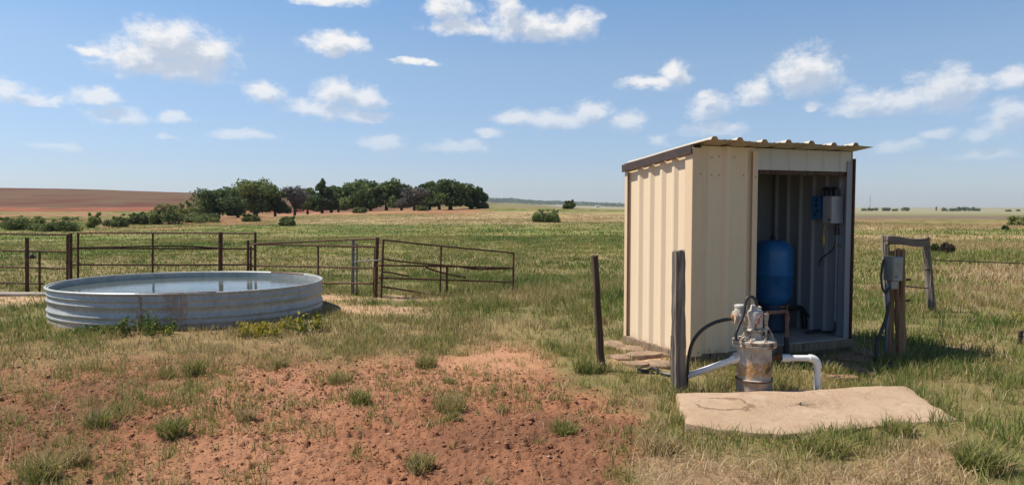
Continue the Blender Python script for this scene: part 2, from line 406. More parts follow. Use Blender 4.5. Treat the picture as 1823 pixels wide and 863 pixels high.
def m_motor():
    t = NT('worn_aluminium_paint'); a = t.noise(14, 6, .65)
    c = t.ramp(a, [(.3, (.40, .37, .33)), (.6, (.56, .535, .49))])
    c = t.mix(t.step(t.noise(20, 5, .7, t.map((1, 1, .5), (1, 4, 2))), .52, .64, 0, .85), c, (.30, .2, .12))
    t.bump(a, .25, .006)
    return t.done(c, .65, .05)
MT['motor'] = m_motor()
def m_casing():
    t = NT('rust_stained_casing'); a = t.noise(7, 6, .65)
    ob = t.n('ShaderNodeSeparateXYZ'); t.L.new(t.tc.outputs['Object'], ob.inputs[0]); z = ob.outputs[2]; x = ob.outputs[0]
    c = t.ramp(a, [(.3, (.34, .28, .22)), (.65, (.53, .49, .42))])
    wob = t.math('MULTIPLY', t.math('SUBTRACT', t.noise(13, 5, .7), .5), .30)
    zz = t.math('ADD', z, wob)
    band = t.math('MULTIPLY', t.math('MULTIPLY', t.step(zz, .15, .19), t.step(zz, .31, .26)), t.step(t.noise(30, 5, .75), .38, .52))
    c = t.mix(t.math('MULTIPLY', band, .85), c, (.42, .21, .065))
    br = t.noise(26, 5, .7); c = t.mix(t.math('MULTIPLY', t.math('MULTIPLY', band, t.step(br, .54, .62)), .9), c, (.62, .33, .06))
    dk = t.math('MULTIPLY', t.step(t.math('ADD', x, wob), .0, .07), t.math('MULTIPLY', t.step(z, .1, .2), t.step(z, .38, .28)))
    c = t.mix(t.math('MULTIPLY', t.math('MULTIPLY', dk, t.step(t.noise(9, 4), .42, .58)), .9), c, (.10, .055, .03))
    run = t.noise(5, 6, .7, t.map((5, 5, .7), (2, 3, 1))); c = t.mix(t.step(run, .57, .66, 0, .7), c, (.26, .14, .06))
    c = t.mix(t.step(z, .135, .12, 0, .75), c, t.ramp(t.noise(18, 5, .7), [(.35, (.22, .15, .11)), (.65, (.42, .31, .24))]))
    t.bump(br, .6, .012)
    return t.done(c, .82, 0, .3)
MT['casing'] = m_casing()

# ------------------------------------------------------------------ terrain
def base_z(X, Y):
    X = np.asarray(X, float); Y = np.asarray(Y, float)
    hill = 11.6 * S((Y - 125) / 300) * S((20 - X) / 330) ** .8
    knoll = 1.2 * S((Y - 68) / 50) * S((X + 46) / 27) * (1 - S((X - 4) / 45)) * (1 - .0 * Y)
    bank = .6 * S((Y - 50) / 30) * S((-42 - X) / 16)
    rt = S((X - 12) / 70)
    dip = rt * np.interp(Y, [0, 55, 100, 300, 800, 2200, 3600, 5000], [0, 0, -.5, -2.4, -3.6, -3.0, -1.0, -1.0])
    mid = 4.2 * S((Y - 180) / 800) * np.exp(-((X - 70) / 230) ** 2)
    ridge = 21 * np.exp(-((Y - 2700) / 420) ** 2) * np.exp(-((X + 330) / 560) ** 2)
    far = S((Y - 40) / 60)
    und = (fbm(X / 23, Y / 23, 3, 3) - .5) * 1.0 * S((Y - 30) / 60) + (fbm(X / 3.1, Y / 3.1, 9, 3) - .5) * .10
    return hill + knoll + bank + dip + mid + ridge + und * np.where(Y < 0, 0.5, 1) + 0 * far
def poly_sd(px, py, poly):
    "signed distance in photo pixels, positive inside"
    d = np.full(px.shape, 1e9); ins = np.zeros(px.shape, bool); n = len(poly)
    for i in range(n):
        x0, y0 = poly[i]; x1, y1 = poly[(i + 1) % n]
        ex, ey = x1 - x0, y1 - y0; t = np.clip(((px - x0) * ex + (py - y0) * ey) / (ex * ex + ey * ey), 0, 1)
        d = np.minimum(d, np.hypot(px - x0 - t * ex, py - y0 - t * ey))
        c = ((y0 > py) != (y1 > py)) & (px < (x1 - x0) * (py - y0) / (y1 - y0 + 1e-9) + x0); ins ^= c
    return np.where(ins, d, -d)
BARE = [(-60, 660), (150, 640), (330, 660), (470, 618), (600, 640), (760, 628), (900, 616), (985, 626), (1000, 668), (1120, 690), (1185, 712), (1170, 790), (1120, 863), (1090, 1000), (-200, 1000)]
CORE = [(470, 660), (640, 650), (800, 640), (980, 640), (1030, 690), (1080, 720), (1010, 863), (980, 1000), (380, 1000), (430, 800), (500, 740)]
STRAW = [(1085, 672), (1190, 690), (1210, 770), (1400, 790), (1700, 760), (1790, 880), (1700, 1000), (1080, 1000), (1110, 800)]
def zones(X, Y):
    "cover fractions at world points: bare soil, straw, tan grass, red earth"
    Z = base_z(X, Y); px, py = to_px(X, Y, Z)
    n1 = fbm(X / .9, Y / .9, 21, 4); n2 = fbm(X / 4.0, Y / 6.0, 33, 4); n3 = fbm(X / 16, Y / 11, 41, 4)
    k = np.clip(1 - (Y - 20) / 40, 0, 1)
    near = Y < 14
    bare = S((poly_sd(px, py, BARE) + (n1 - .5) * 150 + 8) / 60) * near
    core = S((poly_sd(px, py, CORE) + (n1 - .5) * 120 + 20) / 70) * near
    left = S((420 - px) / 160) * bare * (1 - core)
    bare = np.clip(bare * (1 - .62 * left * S((n1 - .33) / .22)), 0, 1)
    sparse = S((620 - px) / 160) * S((py - 606) / 70) * near
    bare = np.maximum(bare, sparse * (.35 + .6 * S((n1 - .44) / .10)))
    straw = S((poly_sd(px, py, STRAW) + (n1 - .5) * 110) / 70) * near
    path = np.exp(-((px - 650) / 95) ** 2 - ((py - 552) / 9) ** 2) + np.exp(-((px - 640) / 110) ** 2 - ((py - 530) / 5) ** 2) + np.exp(-((px - 20) / 70) ** 2 - ((py - 534) / 7) ** 2)
    path = path + .8 * np.exp(-((px - 1145) / 70) ** 2 - ((py - 640) / 18) ** 2) + .8 * np.exp(-((px - 1510) / 70) ** 2 - ((py - 655) / 20) ** 2) + np.exp(-((px - 1665) / 60) ** 2 - ((py - 622) / 9) ** 2)
    path = np.clip(path * (.6 + .9 * (n1 > .45)), 0, 1) * (Y < 18)
    # tan stands of dry grass
    n4 = fbm(X / 9 + Y / 40, Y / 7, 47, 4)
    tan = np.clip(np.where(Y > 15, S((n4 - .49) / .12) * .26, S((n2 - .52) / .16) * .45), 0, 1)
    tan = np.maximum(tan, .35 * S((n1 - .52) / .08) * S((Y - 8.5) / 3))
    band = S((py - 374) / 5) * S((404 - py) / 9) * S((px - 470) / 40) * S((1160 - px) / 60)
    tan = np.maximum(tan, band * (.45 + .55 * S((n3 - .36) / .2)))
    rt = S((px - 1500) / 40)
    tan = np.maximum(tan, rt * S((py - 462) / 14) * S((540 - py) / 30) * (.25 + .75 * S((n1 * .5 + n2 * .5 - .44) / .1)))
    tan = np.maximum(tan, rt * S((py - 396) / 6) * S((452 - py) / 12) * S((n3 - .46) / .08) * .95)
    tan = tan * (1 - .9 * rt * S((py - 446) / 5) * S((480 - py) / 8) * S((n2 - .3) / .2))
    tan = np.maximum(tan, .55 * S((py - 560) / 25) * S((690 - py) / 60) * S((n1 - .42) / .2))
    # red earth further out
    red = np.zeros_like(px)
    u = S((px - 268) / 40) * S((880 - px) / 50)
    red = np.maximum(red, u * np.exp(-((py - (393 - np.clip(px - 300, 0, 900) * .032)) / 5.5) ** 2) * S((n3 - .30) / .15))
    red = np.maximum(red, S((300 - px) / 60) * np.exp(-((py - 388) / 13) ** 2) * S((n2 - .42) / .14))
    red = np.maximum(red, S((360 - px) / 60) * np.exp(-((py - 409) / 5) ** 2) * S((n2 - .46) / .1))
    red = np.maximum(red, rt * np.exp(-((py - 394 - (px - 1520) * .012) / 3.5) ** 2) * S((n3 - .35) / .2))
    red = np.maximum(red, S((px - 255) / 30) * S((500 - px) / 40) * S((py - 377) / 5) * S((403 - py) / 5) * (.45 + .55 * S((n1 - .45) / .15)))
    red = np.maximum(red, S((px - 270) / 40) * S((885 - px) / 30) * S((Y - 84) / 10) * S((160 - Y) / 20) * (.30 + .7 * S((fbm(X / 5, Y / 9, 63, 4) - .42) / .10)))
    red = np.where((Y > 25) & (Y < 600), red, 0)
    return Z, px, py, bare, core, straw, path, tan, red, n1, n2, n3
def micro(X, Y, bare):
    a = (fbm(X / .30, Y / .30, 51, 3) - .5) * .042
    bare = bare * (1 - .85 * S(1.35 - np.hypot((X + .15) / .62, (Y - 7.37) / .62)))
    r = 1 - np.abs(fbm(X / .065, Y / .065, 61, 3) * 2 - 1)
    c = (vnoise(X / .045, Y / .045, 71) - .5) * .012
    pit = -.026 * S((vnoise(X / .060, Y / .045, 77) - .70) / .10)
    return a + bare * ((r - .6) * .027 + c + pit - .020 * S((vnoise(X / .17, Y / .14, 79) - .78) / .10))
def gz(X, Y):
    "height of the finished ground"
    z, px, py, bare, *_ = zones(np.atleast_1d(np.asarray(X, float)), np.atleast_1d(np.asarray(Y, float)))
    z = z + np.where(np.atleast_1d(Y) < 16, micro(np.atleast_1d(X), np.atleast_1d(Y), bare), 0)
    return z
def gz1(X, Y): return float(gz(np.array([X]), np.array([Y]))[0])

GREEN = np.array((.105, .138, .030)); OLIVE = np.array((.165, .160, .048)); TANC = np.array((.40, .29, .155)); REDC = np.array((.262, .120, .064)); REDL = np.array((.33, .162, .090)); DARKSOIL = np.array((.160, .078, .044))
def build_ground():
    th = np.unique(np.round(np.concatenate([np.linspace(-180, -58, 45), np.linspace(-58, -46, 70), np.linspace(-46, 46, 820), np.linspace(46, 58, 70), np.linspace(58, 180, 45)]), 4))[:-1]
    r = np.concatenate([[.25, .5, .9, 1.4, 2.0, 2.6], np.geomspace(3.0, 13, 360), np.geomspace(13, 4000, 330)[1:]])
    T, Rr = np.meshgrid(np.radians(th), r)
    X = (Rr * np.sin(T)).ravel(); Y = (Rr * np.cos(T)).ravel()
    Z, px, py, bare, core, straw, path, tan, red, n1, n2, n3 = zones(X, Y)
    z = Z + np.where(Y < 16, micro(X, Y, bare), 0)
    nfine = fbm(X / .22, Y / .22, 91, 3)[:, None]; n0 = fbm(X / 1.7, Y / 1.7, 14, 3)[:, None]
    e = lambda a: a[:, None]
    soil = REDC * (.80 + .4 * nfine) ; soil = soil + (REDL - soil) * S((n0 - .50) / .16)
    soil = soil + (DARKSOIL - soil) * S((.45 - n0) / .15) * .75
    veg = GREEN + (OLIVE - GREEN) * S((e(n2) - .38) / .22)
    farveg = veg * np.where(e(Y) > 60, .80, 1.0) * (.75 + .6 * fbm(X / 2.5, Y / 9, 15, 4)[:, None])
    c = np.where(e(Y) > 24, farveg, veg * (.7 + .5 * nfine))
    redn = e(S((1010 - px) / 120) * S((py - 560) / 40)); thatch = np.array((.190, .138, .068)) * (1 - redn) + np.array((.200, .108, .056)) * redn
    c = np.where(e(Y) < 24, c * .45 + thatch * .55, c)
    c = c + (TANC * (.7 + .5 * e(n1)) - c) * e(tan) * np.where(e(Y) > 20, .85, .5)
    c = c + (np.array((.265, .165, .098)) * (.7 + .6 * nfine) - c) * e(straw) * .75
    c = c + (soil - c) * e(np.clip(bare, 0, 1))
    smoothp = S(1.35 - np.hypot((X + .15) / .62, (Y - 7.37) / .62) + (n1 - .5) * .8)
    c = c + (np.array((.42, .222, .125)) * (.9 + .2 * nfine) - c) * e(smoothp) * .8
    c = c + (np.array((.47, .30, .18)) * (.85 + .3 * nfine) - c) * e(path) * .85
    c = c + (np.array((.29, .130, .075)) * (.7 + .6 * e(n1)) - c) * e(red) * .8
    # worked field on the hill to the left: rows of stubble across red soil
    row = Y * .8 - X * .55
    stripe = .5 + .5 * np.sin(row / 15.0 * 2 * np.pi + 1.2 * (fbm(X / 60, Y / 60, 5, 3) - .5) * 6)
    stripe2 = .5 + .5 * np.sin(row / 6.0 * 2 * np.pi + 1.5)
    till = S((Y - 132 + (n2 - .5) * 20) / 14) * S((-8 - X) / 30)
    tone = fbm(X / 45, Y / 75, 27, 4)
    tc = np.array((.105, .033, .022)) * (.7 + .6 * e(tone)); tg = np.array((.125, .095, .045))
    tc = tc + (tg - tc) * e(np.clip(S((stripe - .40) / .35) * (.45 + .9 * S((tone - .42) / .2)) + .25 * stripe2 * S((tone - .4) / .2), 0, 1))
    low = S((215 - Y + (n3 - .5) * 80) / 30); tc = tc + (np.array((.25, .085, .045)) * (.5 + 1.0 * e(n2)) - tc) * e(low) * .7
    c = c + (tc - c) * e(till)
    # fields far out on the right and in the middle
    f1 = S((Y - 130) / 25) * S((X + 15) / 20)
    fc = np.array((.205, .150, .085)) + (np.array((.17, .165, .075)) - np.array((.205, .150, .085))) * S((fbm(X / 160, Y / 60, 77, 3)[:, None] - .42) / .14)
    c = c + (fc - c) * e(f1) * .92
    f2 = S((Y - 105) / 10) * S((300 - Y) / 60) * S((X - 62 + (Y - 110) * .0) / 12)
    c = c + (np.array((.145, .105, .075)) * (.9 + .25 * e(n2)) - c) * e(f2) * .85
    f2b = .55 * S((Y - 88) / 12) * S((260 - Y) / 60) * S((X - 20) / 12) * S((72 - X) / 14)
    c = c + (np.array((.23, .125, .075)) * (.8 + .4 * e(n2)) - c) * e(f2b) * .7
    f3 = S((Y - 330) / 80) * S((X - 40) / 60)
    c = c + (np.array((.26, .235, .135)) * (.8 + .45 * fbm(X / 300, Y / 150, 83, 3)[:, None]) - c) * e(f3) * .85
    nT = len(th); nR = len(r)
    idx = np.arange(nT * nR).reshape(nR, nT); nx = np.roll(idx, -1, 1)
    q = np.stack([idx[:-1], idx[1:], nx[1:], nx[:-1]], -1).reshape(-1, 4)
    vs = np.stack([X, Y, z], 1); vs = np.vstack([vs, [[0, 0, float(z[:nT].mean())]]]); ci = len(vs) - 1
    tri = np.stack([idx[0], nx[0], np.full(nT, ci)], -1)
    loops = np.concatenate([q.ravel(), tri.ravel()]); tot = np.concatenate([np.full(len(q), 4), np.full(len(tri), 3)]); st = np.concatenate([[0], np.cumsum(tot)[:-1]])
    col = np.ones((len(vs), 4), np.float32); col[:-1, :3] = np.clip(c, .01, .9); col[-1, :3] = REDC
    t = NT('earth'); a = t.n('ShaderNodeAttribute', attribute_name='soil_colour')
    g = t.noise(11, 6, .7); g2 = t.noise(48, 4, .65)
    cc = t.mix(t.step(g, .3, .7, .0, .6), a.outputs['Color'], t.mix(1.0, a.outputs['Color'], (1.32, 1.28, 1.25), 'MULTIPLY'))
    cc = t.mix(t.step(g2, .56, .72, 0, .55), cc, t.mix(1.0, cc, (.55, .5, .46), 'MULTIPLY'))
    t.bump(t.math('ADD', g2, g), .8, .022)
    m = t.done(cc, .95, 0, .1)
    raw_mesh('ground', vs, loops, st, tot, m, {'soil_colour': ('FLOAT_COLOR', col)}, smooth=True)['kind'] = 'structure'
build_ground()

# ------------------------------------------------------------------ grass blades
GRASS_STOPS = [(0, (.068, .120, .026)), (.22, (.140, .198, .042)), (.45, (.245, .250, .068)), (.66, (.36, .275, .12)), (.85, (.46, .335, .18)), (1, (.60, .47, .30))]
MT['grass'] = m_leaf('grass_blades', GRASS_STOPS, .32)
MT['straw'] = m_leaf('straw_blades', GRASS_STOPS, .15)
def blades(bx, by, bz, h, w, lean, hue):
    "5-vertex bent blades; all arguments are arrays"
    n = len(bx); a = rng.uniform(0, 2 * np.pi, n); la = rng.uniform(0, 2 * np.pi, n)
    wx, wy = np.cos(a) * w, np.sin(a) * w; lx, ly = np.cos(la) * lean * h, np.sin(la) * lean * h
    zt = h * np.sqrt(np.clip(1 - (lean * .85) ** 2, .04, 1))
    v = np.empty((n, 5, 3), np.float32)
    v[:, 0] = np.stack([bx - wx, by - wy, bz - .01], 1); v[:, 1] = np.stack([bx + wx, by + wy, bz - .01], 1)
    mx, my, mz = bx + lx * .38, by + ly * .38, bz + zt * .62
    v[:, 2] = np.stack([mx + wx * .75, my + wy * .75, mz], 1); v[:, 3] = np.stack([mx - wx * .75, my - wy * .75, mz], 1)
    v[:, 4] = np.stack([bx + lx, by + ly, bz + zt], 1)
    return v.reshape(-1, 3), np.repeat(hue, 5)
def blade_obj(name, v, hue, mat, parent=None):
    n = len(v) // 5; b = np.arange(n)[:, None] * 5
    loops = np.concatenate([b + np.array([0, 1, 2, 3]), b + np.array([3, 2, 4])], 1).ravel()
    tot = np.tile([4, 3], n); st = np.concatenate([[0], np.cumsum(tot)[:-1]])
    o = raw_mesh(name, v, loops, st, tot, mat, {'hue': ('FLOAT', np.clip(hue, 0, 1))})
    if parent: o.parent = parent
    return o
NOGRASS = []     # (x, y, r) discs and local boxes where nothing grows, filled below
def inside_things(X, Y):
    m = np.zeros(X.shape, bool)
    for f in NOGRASS: m |= f(X, Y)
    return m

# ------------------------------------------------------------------ the pump house
NC = G(1230, 650); RC = G(1515, 621); e1 = (RC - NC).normalized(); SHED_RZ = math.atan2(e1.y, e1.x)
SW, SD = (RC - NC).length - .045, 1.225
e2 = Vector((-e1.y, e1.x, 0))
def shed_pt(a, b, c): return NC + e1 * a + e2 * b + Vector((0, 0, c))
def shed_local(X, Y):
    dx, dy = X - NC.x, Y - NC.y; return dx * e1.x + dy * e1.y, dx * e2.x + dy * e2.y
def _sh(X, Y):
    a, b = shed_local(X, Y); return (a > -.02) & (a < SW + .02) & (b > -.03) & (b < SD + .02)
NOGRASS.append(_sh)
ROOF0, SLOPE = 2.205, .098
def roof_z(y): return ROOF0 - SLOPE * y
def sheet(axis, t0, t1, ribs, z0, ztop, plane, out, depth=.036, rw=.085, minor=True, run=.022):
    "profiled steel sheet: outline along t extruded from z0 to ztop(t); returns MB"
    pts = [(t0, 0.0)]
    rr = sorted(ribs)
    prev = t0
    for c in rr:
        if minor:
            for q in (1 / 3, 2 / 3):
                m = prev + (c - rw / 2 - prev) * q
                pts += [(m - .018, 0), (m - .008, .006), (m + .008, .006), (m + .018, 0)]
        pts += [(c - rw / 2, 0), (c - rw / 2 + run, depth), (c + rw / 2 - run, depth), (c + rw / 2, 0)]; prev = c + rw / 2
    if minor:
        for q in (1 / 3, 2 / 3):
            m = prev + (t1 - prev) * q
            if t1 - prev > .15: pts += [(m - .018, 0), (m - .008, .006), (m + .008, .006), (m + .018, 0)]
    pts.append((t1, 0.0))
    mb = MB(); v = []
    for (t, d) in pts:
        for k in range(2):
            z = z0 if k == 0 else ztop(t)
            p = plane + out * d
            v.append((p, t, z) if axis == 'y' else (t, p, z))
    n = len(pts); f = []
    for i in range(n - 1):
        q = (2 * i, 2 * i + 2, 2 * i + 3, 2 * i + 1)
        f.append(q)
    return mb.add(v, f)
def build_shed():
    t = empty('pump_house', NC, SHED_RZ, 'small beige ribbed metal pump house with open doorway and sloping roof', 'shed')
    zb = .105
    sheet('y', .0, SD, [.085 + (SD - .135) * k / 5 for k in (1, 2, 3, 4)], zb, lambda y: roof_z(y) + .004, 0, -1, .026, .125, False, .045).build('side_wall', MT['beige'], t, solid=.002, smooth=0)
    sheet('x', .09, .775, [.405], zb, lambda x: roof_z(0) + .004, 0, -1, .040, .11, True, .034).build('front_panel', MT['beige'], t, solid=.002, smooth=0)
    sheet('x', .775, SW - .012, [1.0, 1.24, 1.48, 1.72, 1.96], 1.985, lambda x: roof_z(0) + .002, .004, -1, .018, .06, False).build('door_header', MT['header'], t, solid=.002, smooth=0)
    b = MB(); b.box((.785 + (SW - .80) / 2, .035, 1.965), (SW - .82, .045, .05)); b.build('header_beam', MT['wood_dark'], t, .004)
    sheet('y', .03, SD - .01, [.14 + k * .2 for k in range(6)], zb, lambda y: roof_z(y) + .004, SW - .012, -1, .03, .07, False).build('inner_wall', MT['galv_in'], t, solid=.002, smooth=0)
    sheet('x', .0, SW - .0, [.15 + k * .305 for k in range(7)], zb, lambda x: roof_z(SD) + .004, SD, -1, .03, .07, False).build('back_wall', MT['galv_in'], t, solid=.002, smooth=0)
    sheet('y', 0.0, SD, [.14 + k * .2 for k in range(6)], zb, lambda y: roof_z(y) + .004, SW + .004, 1, .02, .07, False).build('outer_wall', MT['beige'], t, solid=.002, smooth=0)
    # corner trims (angles folded from sheet)
    def angle(name, x, y, sx, sy, wx, wy, z0, zx, mat):
        m = MB()
        m.box((x + sx * wx / 2, y, (z0 + zx) / 2), (wx, .005, zx - z0)); m.box((x, y + sy * wy / 2, (z0 + zx) / 2 - .001), (.005, wy, zx - z0 - .002))
        return m.build(name, mat, t, .001)
    angle('corner_trim', -.038, -.040, 1, 1, .135, .12, zb - .01, roof_z(0) - .02, MT['trim'])
    angle('corner_trim', -.036, SD + .006, 1, -1, .10, .055, zb - .01, roof_z(SD) - .03, MT['trim'])
    angle('door_jamb', .775, -.042, -1, 1, .065, .09, zb, 2.17, MT['trim'])
    m = MB(); m.box((SW - .045, -.006, 1.09), (.075, .006, 2.02)); m.build('galvanised_jamb', MT['galv_in'], t, .001)
    m = MB(); m.box((SW + .016, -.004, 1.1), (.022, .045, 2.06)); m.build('corner_post', MT['red_trim'], t, .003)
    m = MB(); m.box((.64, SD - .07, 1.1), (.07, .05, 1.95)); m.box((SW * .62, SD - .07, 1.1), (.06, .05, 1.95)); m.build('stud', MT['wood_dark'], t, .003)
    m = MB()
    for y in (.10, .62, 1.12): m.box((SW / 2, y, roof_z(y) - .055), (SW - .05, .045, .07))
    m.build('rafter', MT['wood_dark'], t, .003)
    # fascia along the side under the roof
    m = MB(); m.beam((-.060, -.045, roof_z(-.045) - .045), (-.060, SD + .03, roof_z(SD + .03) - .045), .014, .082); m.build('fascia', MT['brown_trim'], t, .002)
    # roof sheet with seven ribs
    x0, x1, y0, y1 = -.050, SW + .008, -.265, SD + .035
    pts = [(x0, -.004)]; n = 7; sp = (x1 - x0) / 7.15
    for k in range(n):
        c = x0 + sp * (k + .32); pts += [(c - .045, 0), (c - .022, .031), (c + .022, .031), (c + .045, 0)]
        for q in (.38, .62):
            if k < n - 1: pts += [(c + sp * q - .016, 0), (c + sp * q, .006), (c + sp * q + .016, 0)]
    pts.append((x1, -.006)); v = []; f = []; ny = 6
    for j in range(ny):
        y = y0 + (y1 - y0) * j / (ny - 1)
        for (x, d) in pts:
            sag = .006 * math.sin(x * 7 + j * 1.3) * (1 if j == 0 else .4)
            v.append((x, y, roof_z(y) + .012 + d + sag))
    w = len(pts)
    for j in range(ny - 1):
        for i in range(w - 1): f.append((j * w + i, j * w + i + 1, (j + 1) * w + i + 1, (j + 1) * w + i))
    MB().add(v, f).build('roof', MT['roof'], t, solid=.003, smooth=0)
    # screws on sheets
    rr = random.Random(3)
    for z in (.135, 1.915, 2.10):
        for x in (.055, .22, .31, .50, .62, .745):
            if rr.random() < .7:
                MB().lathe([(.006, 0), (.006, .003), (.003, .005)], 8, (x, -.046 if x < .09 or x > .72 else -.007, z + rr.uniform(-.012, .012)), Matrix.Rotation(R(90), 3, 'X')).build('screw', MT['rust'], t, smooth=35)
    # skids and floor
    m = MB(); m.beam((-.01, -.005, .05), (-.01, SD + .02, .05), .07, .115); m.build('skid_beam', MT['skid'], t, .006)
    m = MB(); m.beam((-.06, .02, .045), (SW + .015, .02, .045), .075, .118); m.build('skid_beam', MT['skid'], t, .006)
    m = MB(); m.beam((SW - .02, .06, .05), (SW - .02, SD + .02, .05), .07, .115); m.build('skid_beam', MT['skid'], t, .006)
    m = MB(); m.box((SW / 2 + .36, SD / 2 - .025, .122), (SW - .82, SD + .02, .036)); m.box((.385, SD / 2 + .02, .121), (.72, SD - .1, .030)); m.build('floor_slab', MT['floor_conc'], t, .005)
    m = MB(); m.beam((.80, -.062, .082), (SW + .02, -.045, .082), .035, .09); m.build('door_sill', MT['skid'], t, .006)
    return t
build_shed()

def screen_on_shed(px, py, x=None, y=None):
    "local shed point under a photo pixel on the plane x=const or y=const"
    d = Vector(ray(px, py)); o = Vector((0, 0, EYE)) - NC
    ol = Vector((o.dot(e1), o.dot(e2), o.z)); dl = Vector((d.dot(e1), d.dot(e2), d.z))
    k = ((x - ol.x) / dl.x) if x is not None else ((y - ol.y) / dl.y)
    return ol + dl * k
ZF = .141
def arc_pts(p, c, q, n=6):
    "quadratic bend from p to q round corner c"
    p, c, q = Vector(p), Vector(c), Vector(q)
    return [(p * (1 - t) ** 2 + c * 2 * t * (1 - t) + q * t * t) for t in [i / n for i in range(n + 1)]]
def pipe_path(pts, r):
    "polyline with rounded corners"
    pts = [Vector(p) for p in pts]; out = [pts[0]]
    for i in range(1, len(pts) - 1):
        a = (pts[i - 1] - pts[i]).normalized(); b = (pts[i + 1] - pts[i]).normalized()
        out += arc_pts(pts[i] + a * r, pts[i], pts[i] + b * r)
    return out + [pts[-1]]
def spline(pts, n=6):
    P = [Vector(p) for p in pts]; P = [P[0] * 2 - P[1]] + P + [P[-1] * 2 - P[-2]]; out = []
    for i in range(1, len(P) - 2):
        for k in range(n):
            t = k / n; a, b, c, d = P[i - 1], P[i], P[i + 1], P[i + 2]
            out.append(.5 * ((2 * b) + (c - a) * t + (2 * a - 5 * b + 4 * c - d) * t * t + (3 * b - a - 3 * c + d) * t ** 3))
    return out + [P[-2]]

def build_shed_contents():
    # blue pressure tank
    c = screen_on_shed(1373, 560, y=.66)
    t = empty('pressure_tank', shed_pt(c.x, .66, ZF), SHED_RZ, 'tall blue steel pressure tank standing inside the pump house', 'tank')
    r = .232; z0, z1 = .30, 1.075
    prof = [(.03, z0 - .02), (.10, z0 - .015), (.17, z0 + .02), (.212, z0 + .075), (r, z0 + .15), (r, z0 + .36), (r + .004, z0 + .365), (r + .004, z0 + .375), (r, z0 + .38), (r, z1 - .15), (.215, z1 - .075), (.17, z1 - .03), (.10, z1 - .006), (.03, z1)]
    MB().lathe(prof, 40).build('vessel', MT['blue'], t, smooth=50)
    MB().lathe([(.03, z1 - .004), (.035, z1 + .015), (.02, z1 + .04), (.012, z1 + .05)], 14).build('air_valve', MT['rubber'], t)
    MB().lathe([(.175, 0), (.175, .02), (.158, .03), (.15, .28), (.165, .32)], 32, close=False).build('stand', MT['dark_blue'], t, solid=.004)
    m = MB(); m.tube([(-.02, -.165, .30), (.02, -.195, .31), (.08, -.19, .315), (.13, -.16, .31)], .008, 6); m.tube([(.05, -.195, .31), (.055, -.20, .2)], .009, 6); m.build('rusty_wire', MT['rust_orange'], t)
    # grey and blue electrical boxes on the right wall
    xw = SW - .046
    def wallpt(px, py): return screen_on_shed(px, py, x=xw)
    a = wallpt(1502, 350); b = screen_on_shed(1486, 398, x=xw - .17)
    y0 = a.y; y1 = screen_on_shed(1465, 360, x=xw - .17).y; zt = screen_on_shed(1486, 349, x=xw - .17).z; zb = b.z
    g = empty('control_box', shed_pt(xw - .085, (y0 + y1) / 2, zb), SHED_RZ, 'grey steel control box mounted on the pump house inner wall', 'control box')
    hh = zt - zb; dy = y1 - y0
    m = MB(); m.box((0, 0, hh / 2), (.17, dy, hh)); m.build('case', MT['grey_box'], g, .006)
    m = MB(); m.box((-.088, 0, hh / 2), (.008, dy - .012, hh - .016)); m.build('cover', MT['grey_box'], g, .004)
    m = MB(); m.box((-.095, -dy * .32, hh * .14), (.008, .02, .03)); m.build('latch', MT['rubber'], g, .002)
    m = MB(); m.box((.09, 0, hh * .6), (.012, dy * .9, hh * 1.35)); m.build('backing_plate', MT['galv_in'], g, .002)
    p0, p1 = wallpt(1460, 349), wallpt(1443, 390)
    p0 = screen_on_shed(1460, 349, x=xw - .06); p1 = screen_on_shed(1444, 390, x=xw - .06)
    h2 = p0.z - p1.z; d2 = abs(p1.y - p0.y)
    g2 = empty('switch_box', shed_pt(xw - .03, (p0.y + p1.y) / 2, p1.z), SHED_RZ, 'flat blue switch box beside the grey control box in the pump house', 'switch box')
    m = MB(); m.box((0, 0, h2 / 2), (.06, d2, h2)); m.build('case', MT['blue_box'], g2, .005)
    for k, (yy, zz) in enumerate(((-.02, .84), (-.01, .6), (-.035, .36), (.0, .22))):
        m = MB(); m.lathe([(.014, 0), (.014, .012), (.008, .016)], 10, (-.03, yy, h2 * zz), Matrix.Rotation(R(-90), 3, 'Y')); m.build('knob', MT['rubber'], g2)
    # conduits above boxes
    q = empty('conduit_elbow', shed_pt(xw - .08, (y0 + y1) / 2, zt), SHED_RZ, 'black conduit elbow curving over the top of the grey control box', 'conduit')
    m = MB(); m.tube(pipe_path([(.0, -dy * .25, -.01), (.0, -dy * .25, .085), (.0, dy * .28, .085), (.0, dy * .28, -.01)], .04), .026, 12); m.build('elbow', MT['rubber'], q)
    m = MB(); m.tube(pipe_path([(.02, dy * .62, .015), (.02, dy * .62, .09), (.02, dy * 1.25, .09), (.02, dy * 1.25, -.0)], .035), .02, 12); m.build('elbow', MT['rubber'], q)
    # conduit going down, hanging wire
    w = empty('wall_conduit', shed_pt(xw - .05, y0 + dy * .28, ZF), SHED_RZ, 'grey conduit running down the inner wall below the control box', 'conduit')
    H = zb - ZF
    MB().tube([(0, 0, .06), (0, 0, H * .5), (0, 0, H - .12)], .016, 12).build('pipe', MT['conduit'], w)
    MB().lathe([(.017, H - .13), (.028, H - .125), (.028, H - .05), (.02, H - .045), (.02, H)], 14).build('coupling', MT['rubber'], w)
    m = MB(); m.lathe([(.022, H - .27), (.024, H - .26), (.024, H - .235), (.022, H - .23)], 12); m.box((-.01, -.05, H - .25), (.012, .09, .02)); m.build('clamp', MT['galv_post'], w)
    wr = MB().tube(spline([(-.01, .0, H - .20), (-.03, .03, H - .30), (-.03, .12, H - .36), (-.03, .20, H - .42), (-.03, .22, H - .50)]), .008, 8)
    o = wr.build('hanging_wire', MT['rubber']); o.location = w.location; o.rotation_euler = w.rotation_euler
